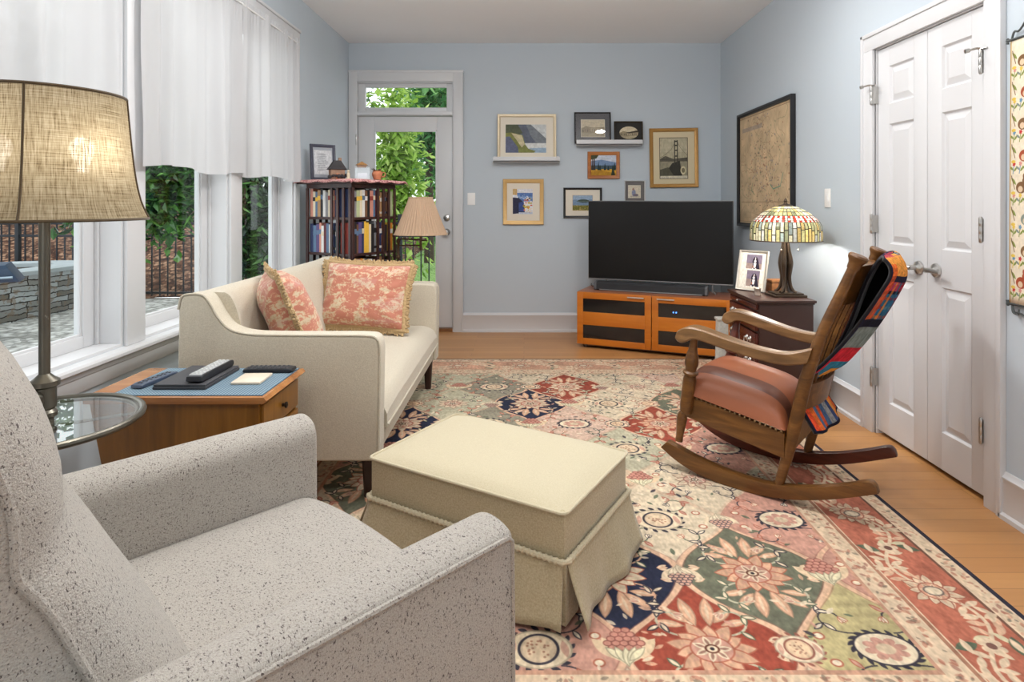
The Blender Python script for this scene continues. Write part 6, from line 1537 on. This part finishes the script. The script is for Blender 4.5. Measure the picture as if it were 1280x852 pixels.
# ================================================================== ORNAMENTS ON THE BOOKCASE
NAVF = m_plain('navy_grey_frame', S(52, 54, 70), .45)
X, Y = topxy(405.5, 4.55)
picture('navy framed print leaning on the wall above the bookcase, beside a cottage ornament', (X + .0, Y - .02, topz), (math.radians(-7), 0, math.radians(35)), .19, .275, .022, .018, NAVF, m_plain('grey_paper', S(150, 156, 164), .8), 'print', (-.066, .066, .045, .23), artwh=(140, 200))
TERR = m_plain('terracotta', S(190, 120, 86), .8, var=.2, vscale=40); ROOF = m_plain('mossy_slate_roof', S(58, 56, 58), .85, var=.4, vscale=50, bump=.6, bscale=90); STUC = m_plain('stuccoed_stone', S(150, 120, 100), .85, var=.4, vscale=40, bump=.5, bscale=80); THAT = m_plain('golden_roof', S(150, 110, 62), .8, var=.3, vscale=60)
X, Y = topxy(421, 4.33)
r = thing('cottage_ornament', 'miniature stone cottage ornament with dark mossy roof on the bookcase', 'ornament', (X, Y, topz), .5)
G().box(-.05, .05, -.042, .042, 0, .075, .004).build('cottage_wall', STUC, r)
G().prism([(-.064, .07), (.064, .07), (.02, .135), (-.02, .135)], -.052, .052, 'XZ', bev=.006).build('cottage_roof', ROOF, r); G().box(.012, .032, -.012, .012, .12, .158, .003).build('chimney', STUC, r)
G().box(-.014, .014, -.046, -.041, 0, .042, .002).build('cottage_door', TERR, r)
g = G(); rs = np.random.RandomState(4)
for _ in range(14): g.sphere((rs.uniform(-.06, .06), -.045 + rs.uniform(-.012, .01), rs.uniform(.016, .03)), rs.uniform(.008, .015), 7, 5)
g.build('bushes', ROOF, r)
X, Y = topxy(435.5, 4.28)
r = thing('figurine', 'tiny cream figurine between the stone cottage and the clear box', 'figurine', (X, Y, topz))
CREM = m_plain('cream_ceramic', S(206, 196, 170), .4)
G().lathe([(.001, 0), (.014, 0), (.016, .006), (.010, .02), (.013, .035), (.008, .046), (.001, .05)], n=14).build('body', CREM, r); G().sphere((0, 0, .057), .0105, 12, 8).build('head', CREM, r)
X, Y = topxy(453, 4.30)
CLEAR = m_glass('clear_acrylic', (.93, .95, .96, 1), .12)
r = thing('clear_display_box', 'clear acrylic display box with white lining on the bookcase', 'display box', (X, Y, topz), .25)
g = G(); a, hgt = .052, .085
G().box(-a, a, -.04, .04, 0, .006, .001).build('base', m_plain('white_lining', S(226, 228, 230), .6), r)
G().box(-a, a, -.04, .04, .006, hgt, .001).build('clear_cover', CLEAR, r, smooth=0)
G().box(-.035, .035, -.022, .022, .0065, .045, .006).build('lining', m_plain('white_tissue', S(226, 228, 234), .9), r)
r = thing('toy_house', 'small brown house ornament sitting on top of the clear display box', 'ornament', (X - .005, Y, topz + hgt), .3)
G().box(-.032, .032, -.02, .02, 0, .018, .001).build('house_wall', STUC, r); G().prism([(-.043, .016), (.043, .016), (.0, .042)], -.026, .026, 'XZ', bev=.002).build('house_roof', THAT, r)
X, Y = topxy(471.5, 4.36)
r = thing('terracotta_pot', 'little terracotta pot with dark twigs at the door end of the bookcase', 'pot', (X, Y, topz))
G().lathe([(.001, 0), (.024, 0), (.036, .03), (.037, .045), (.03, .058), (.033, .064), (.028, .064), (.026, .05), (.001, .045)], n=20).build('pot_body', TERR, r)
g = G(); rs = np.random.RandomState(9)
for k in range(12):
    a = rs.rand() * 6.28; q = rs.uniform(.015, .045); g.tube([(0, 0, .045), (.5 * q * math.cos(a), .5 * q * math.sin(a), .066), (q * math.cos(a), q * math.sin(a), .07 + .012 * rs.rand())], [.002, .003, .002], 5)
g.build('twigs', m_plain('dark_twig', S(66, 58, 40), .8), r)
G().tube(spline([(.034, 0, .05), (.056, 0, .05), (.056, 0, .025), (.034, 0, .02)], 5), .004, 7).build('pot_handle', TERR, r)
EXPO = -0.15
# ================================================================== CAMERA
cam = bpy.data.cameras.new('camera'); co = bpy.data.objects.new('camera', cam); COL.objects.link(co)
co.location = (0, 0, CH); co.rotation_euler = (PI / 2, 0, 0)
cam.sensor_fit = 'HORIZONTAL'; cam.sensor_width = 36; cam.lens = FX / 1280 * 36
cam.shift_x = (640 - UX) / 1280; cam.shift_y = -(426 - VY) / 1280; cam.clip_start = .05; cam.clip_end = 200
SC.camera = co
vs = SC.view_settings; vs.view_transform = 'Standard'; vs.look = 'None'; vs.gamma = 1; vs.use_curve_mapping = False; vs.exposure = EXPO
SC.cycles.use_denoising = True
SC.cycles.max_bounces = 10; SC.cycles.diffuse_bounces = 5; SC.cycles.transparent_max_bounces = 16
SC.cycles.caustics_reflective = False; SC.cycles.caustics_refractive = False; SC.cycles.sample_clamp_indirect = 8
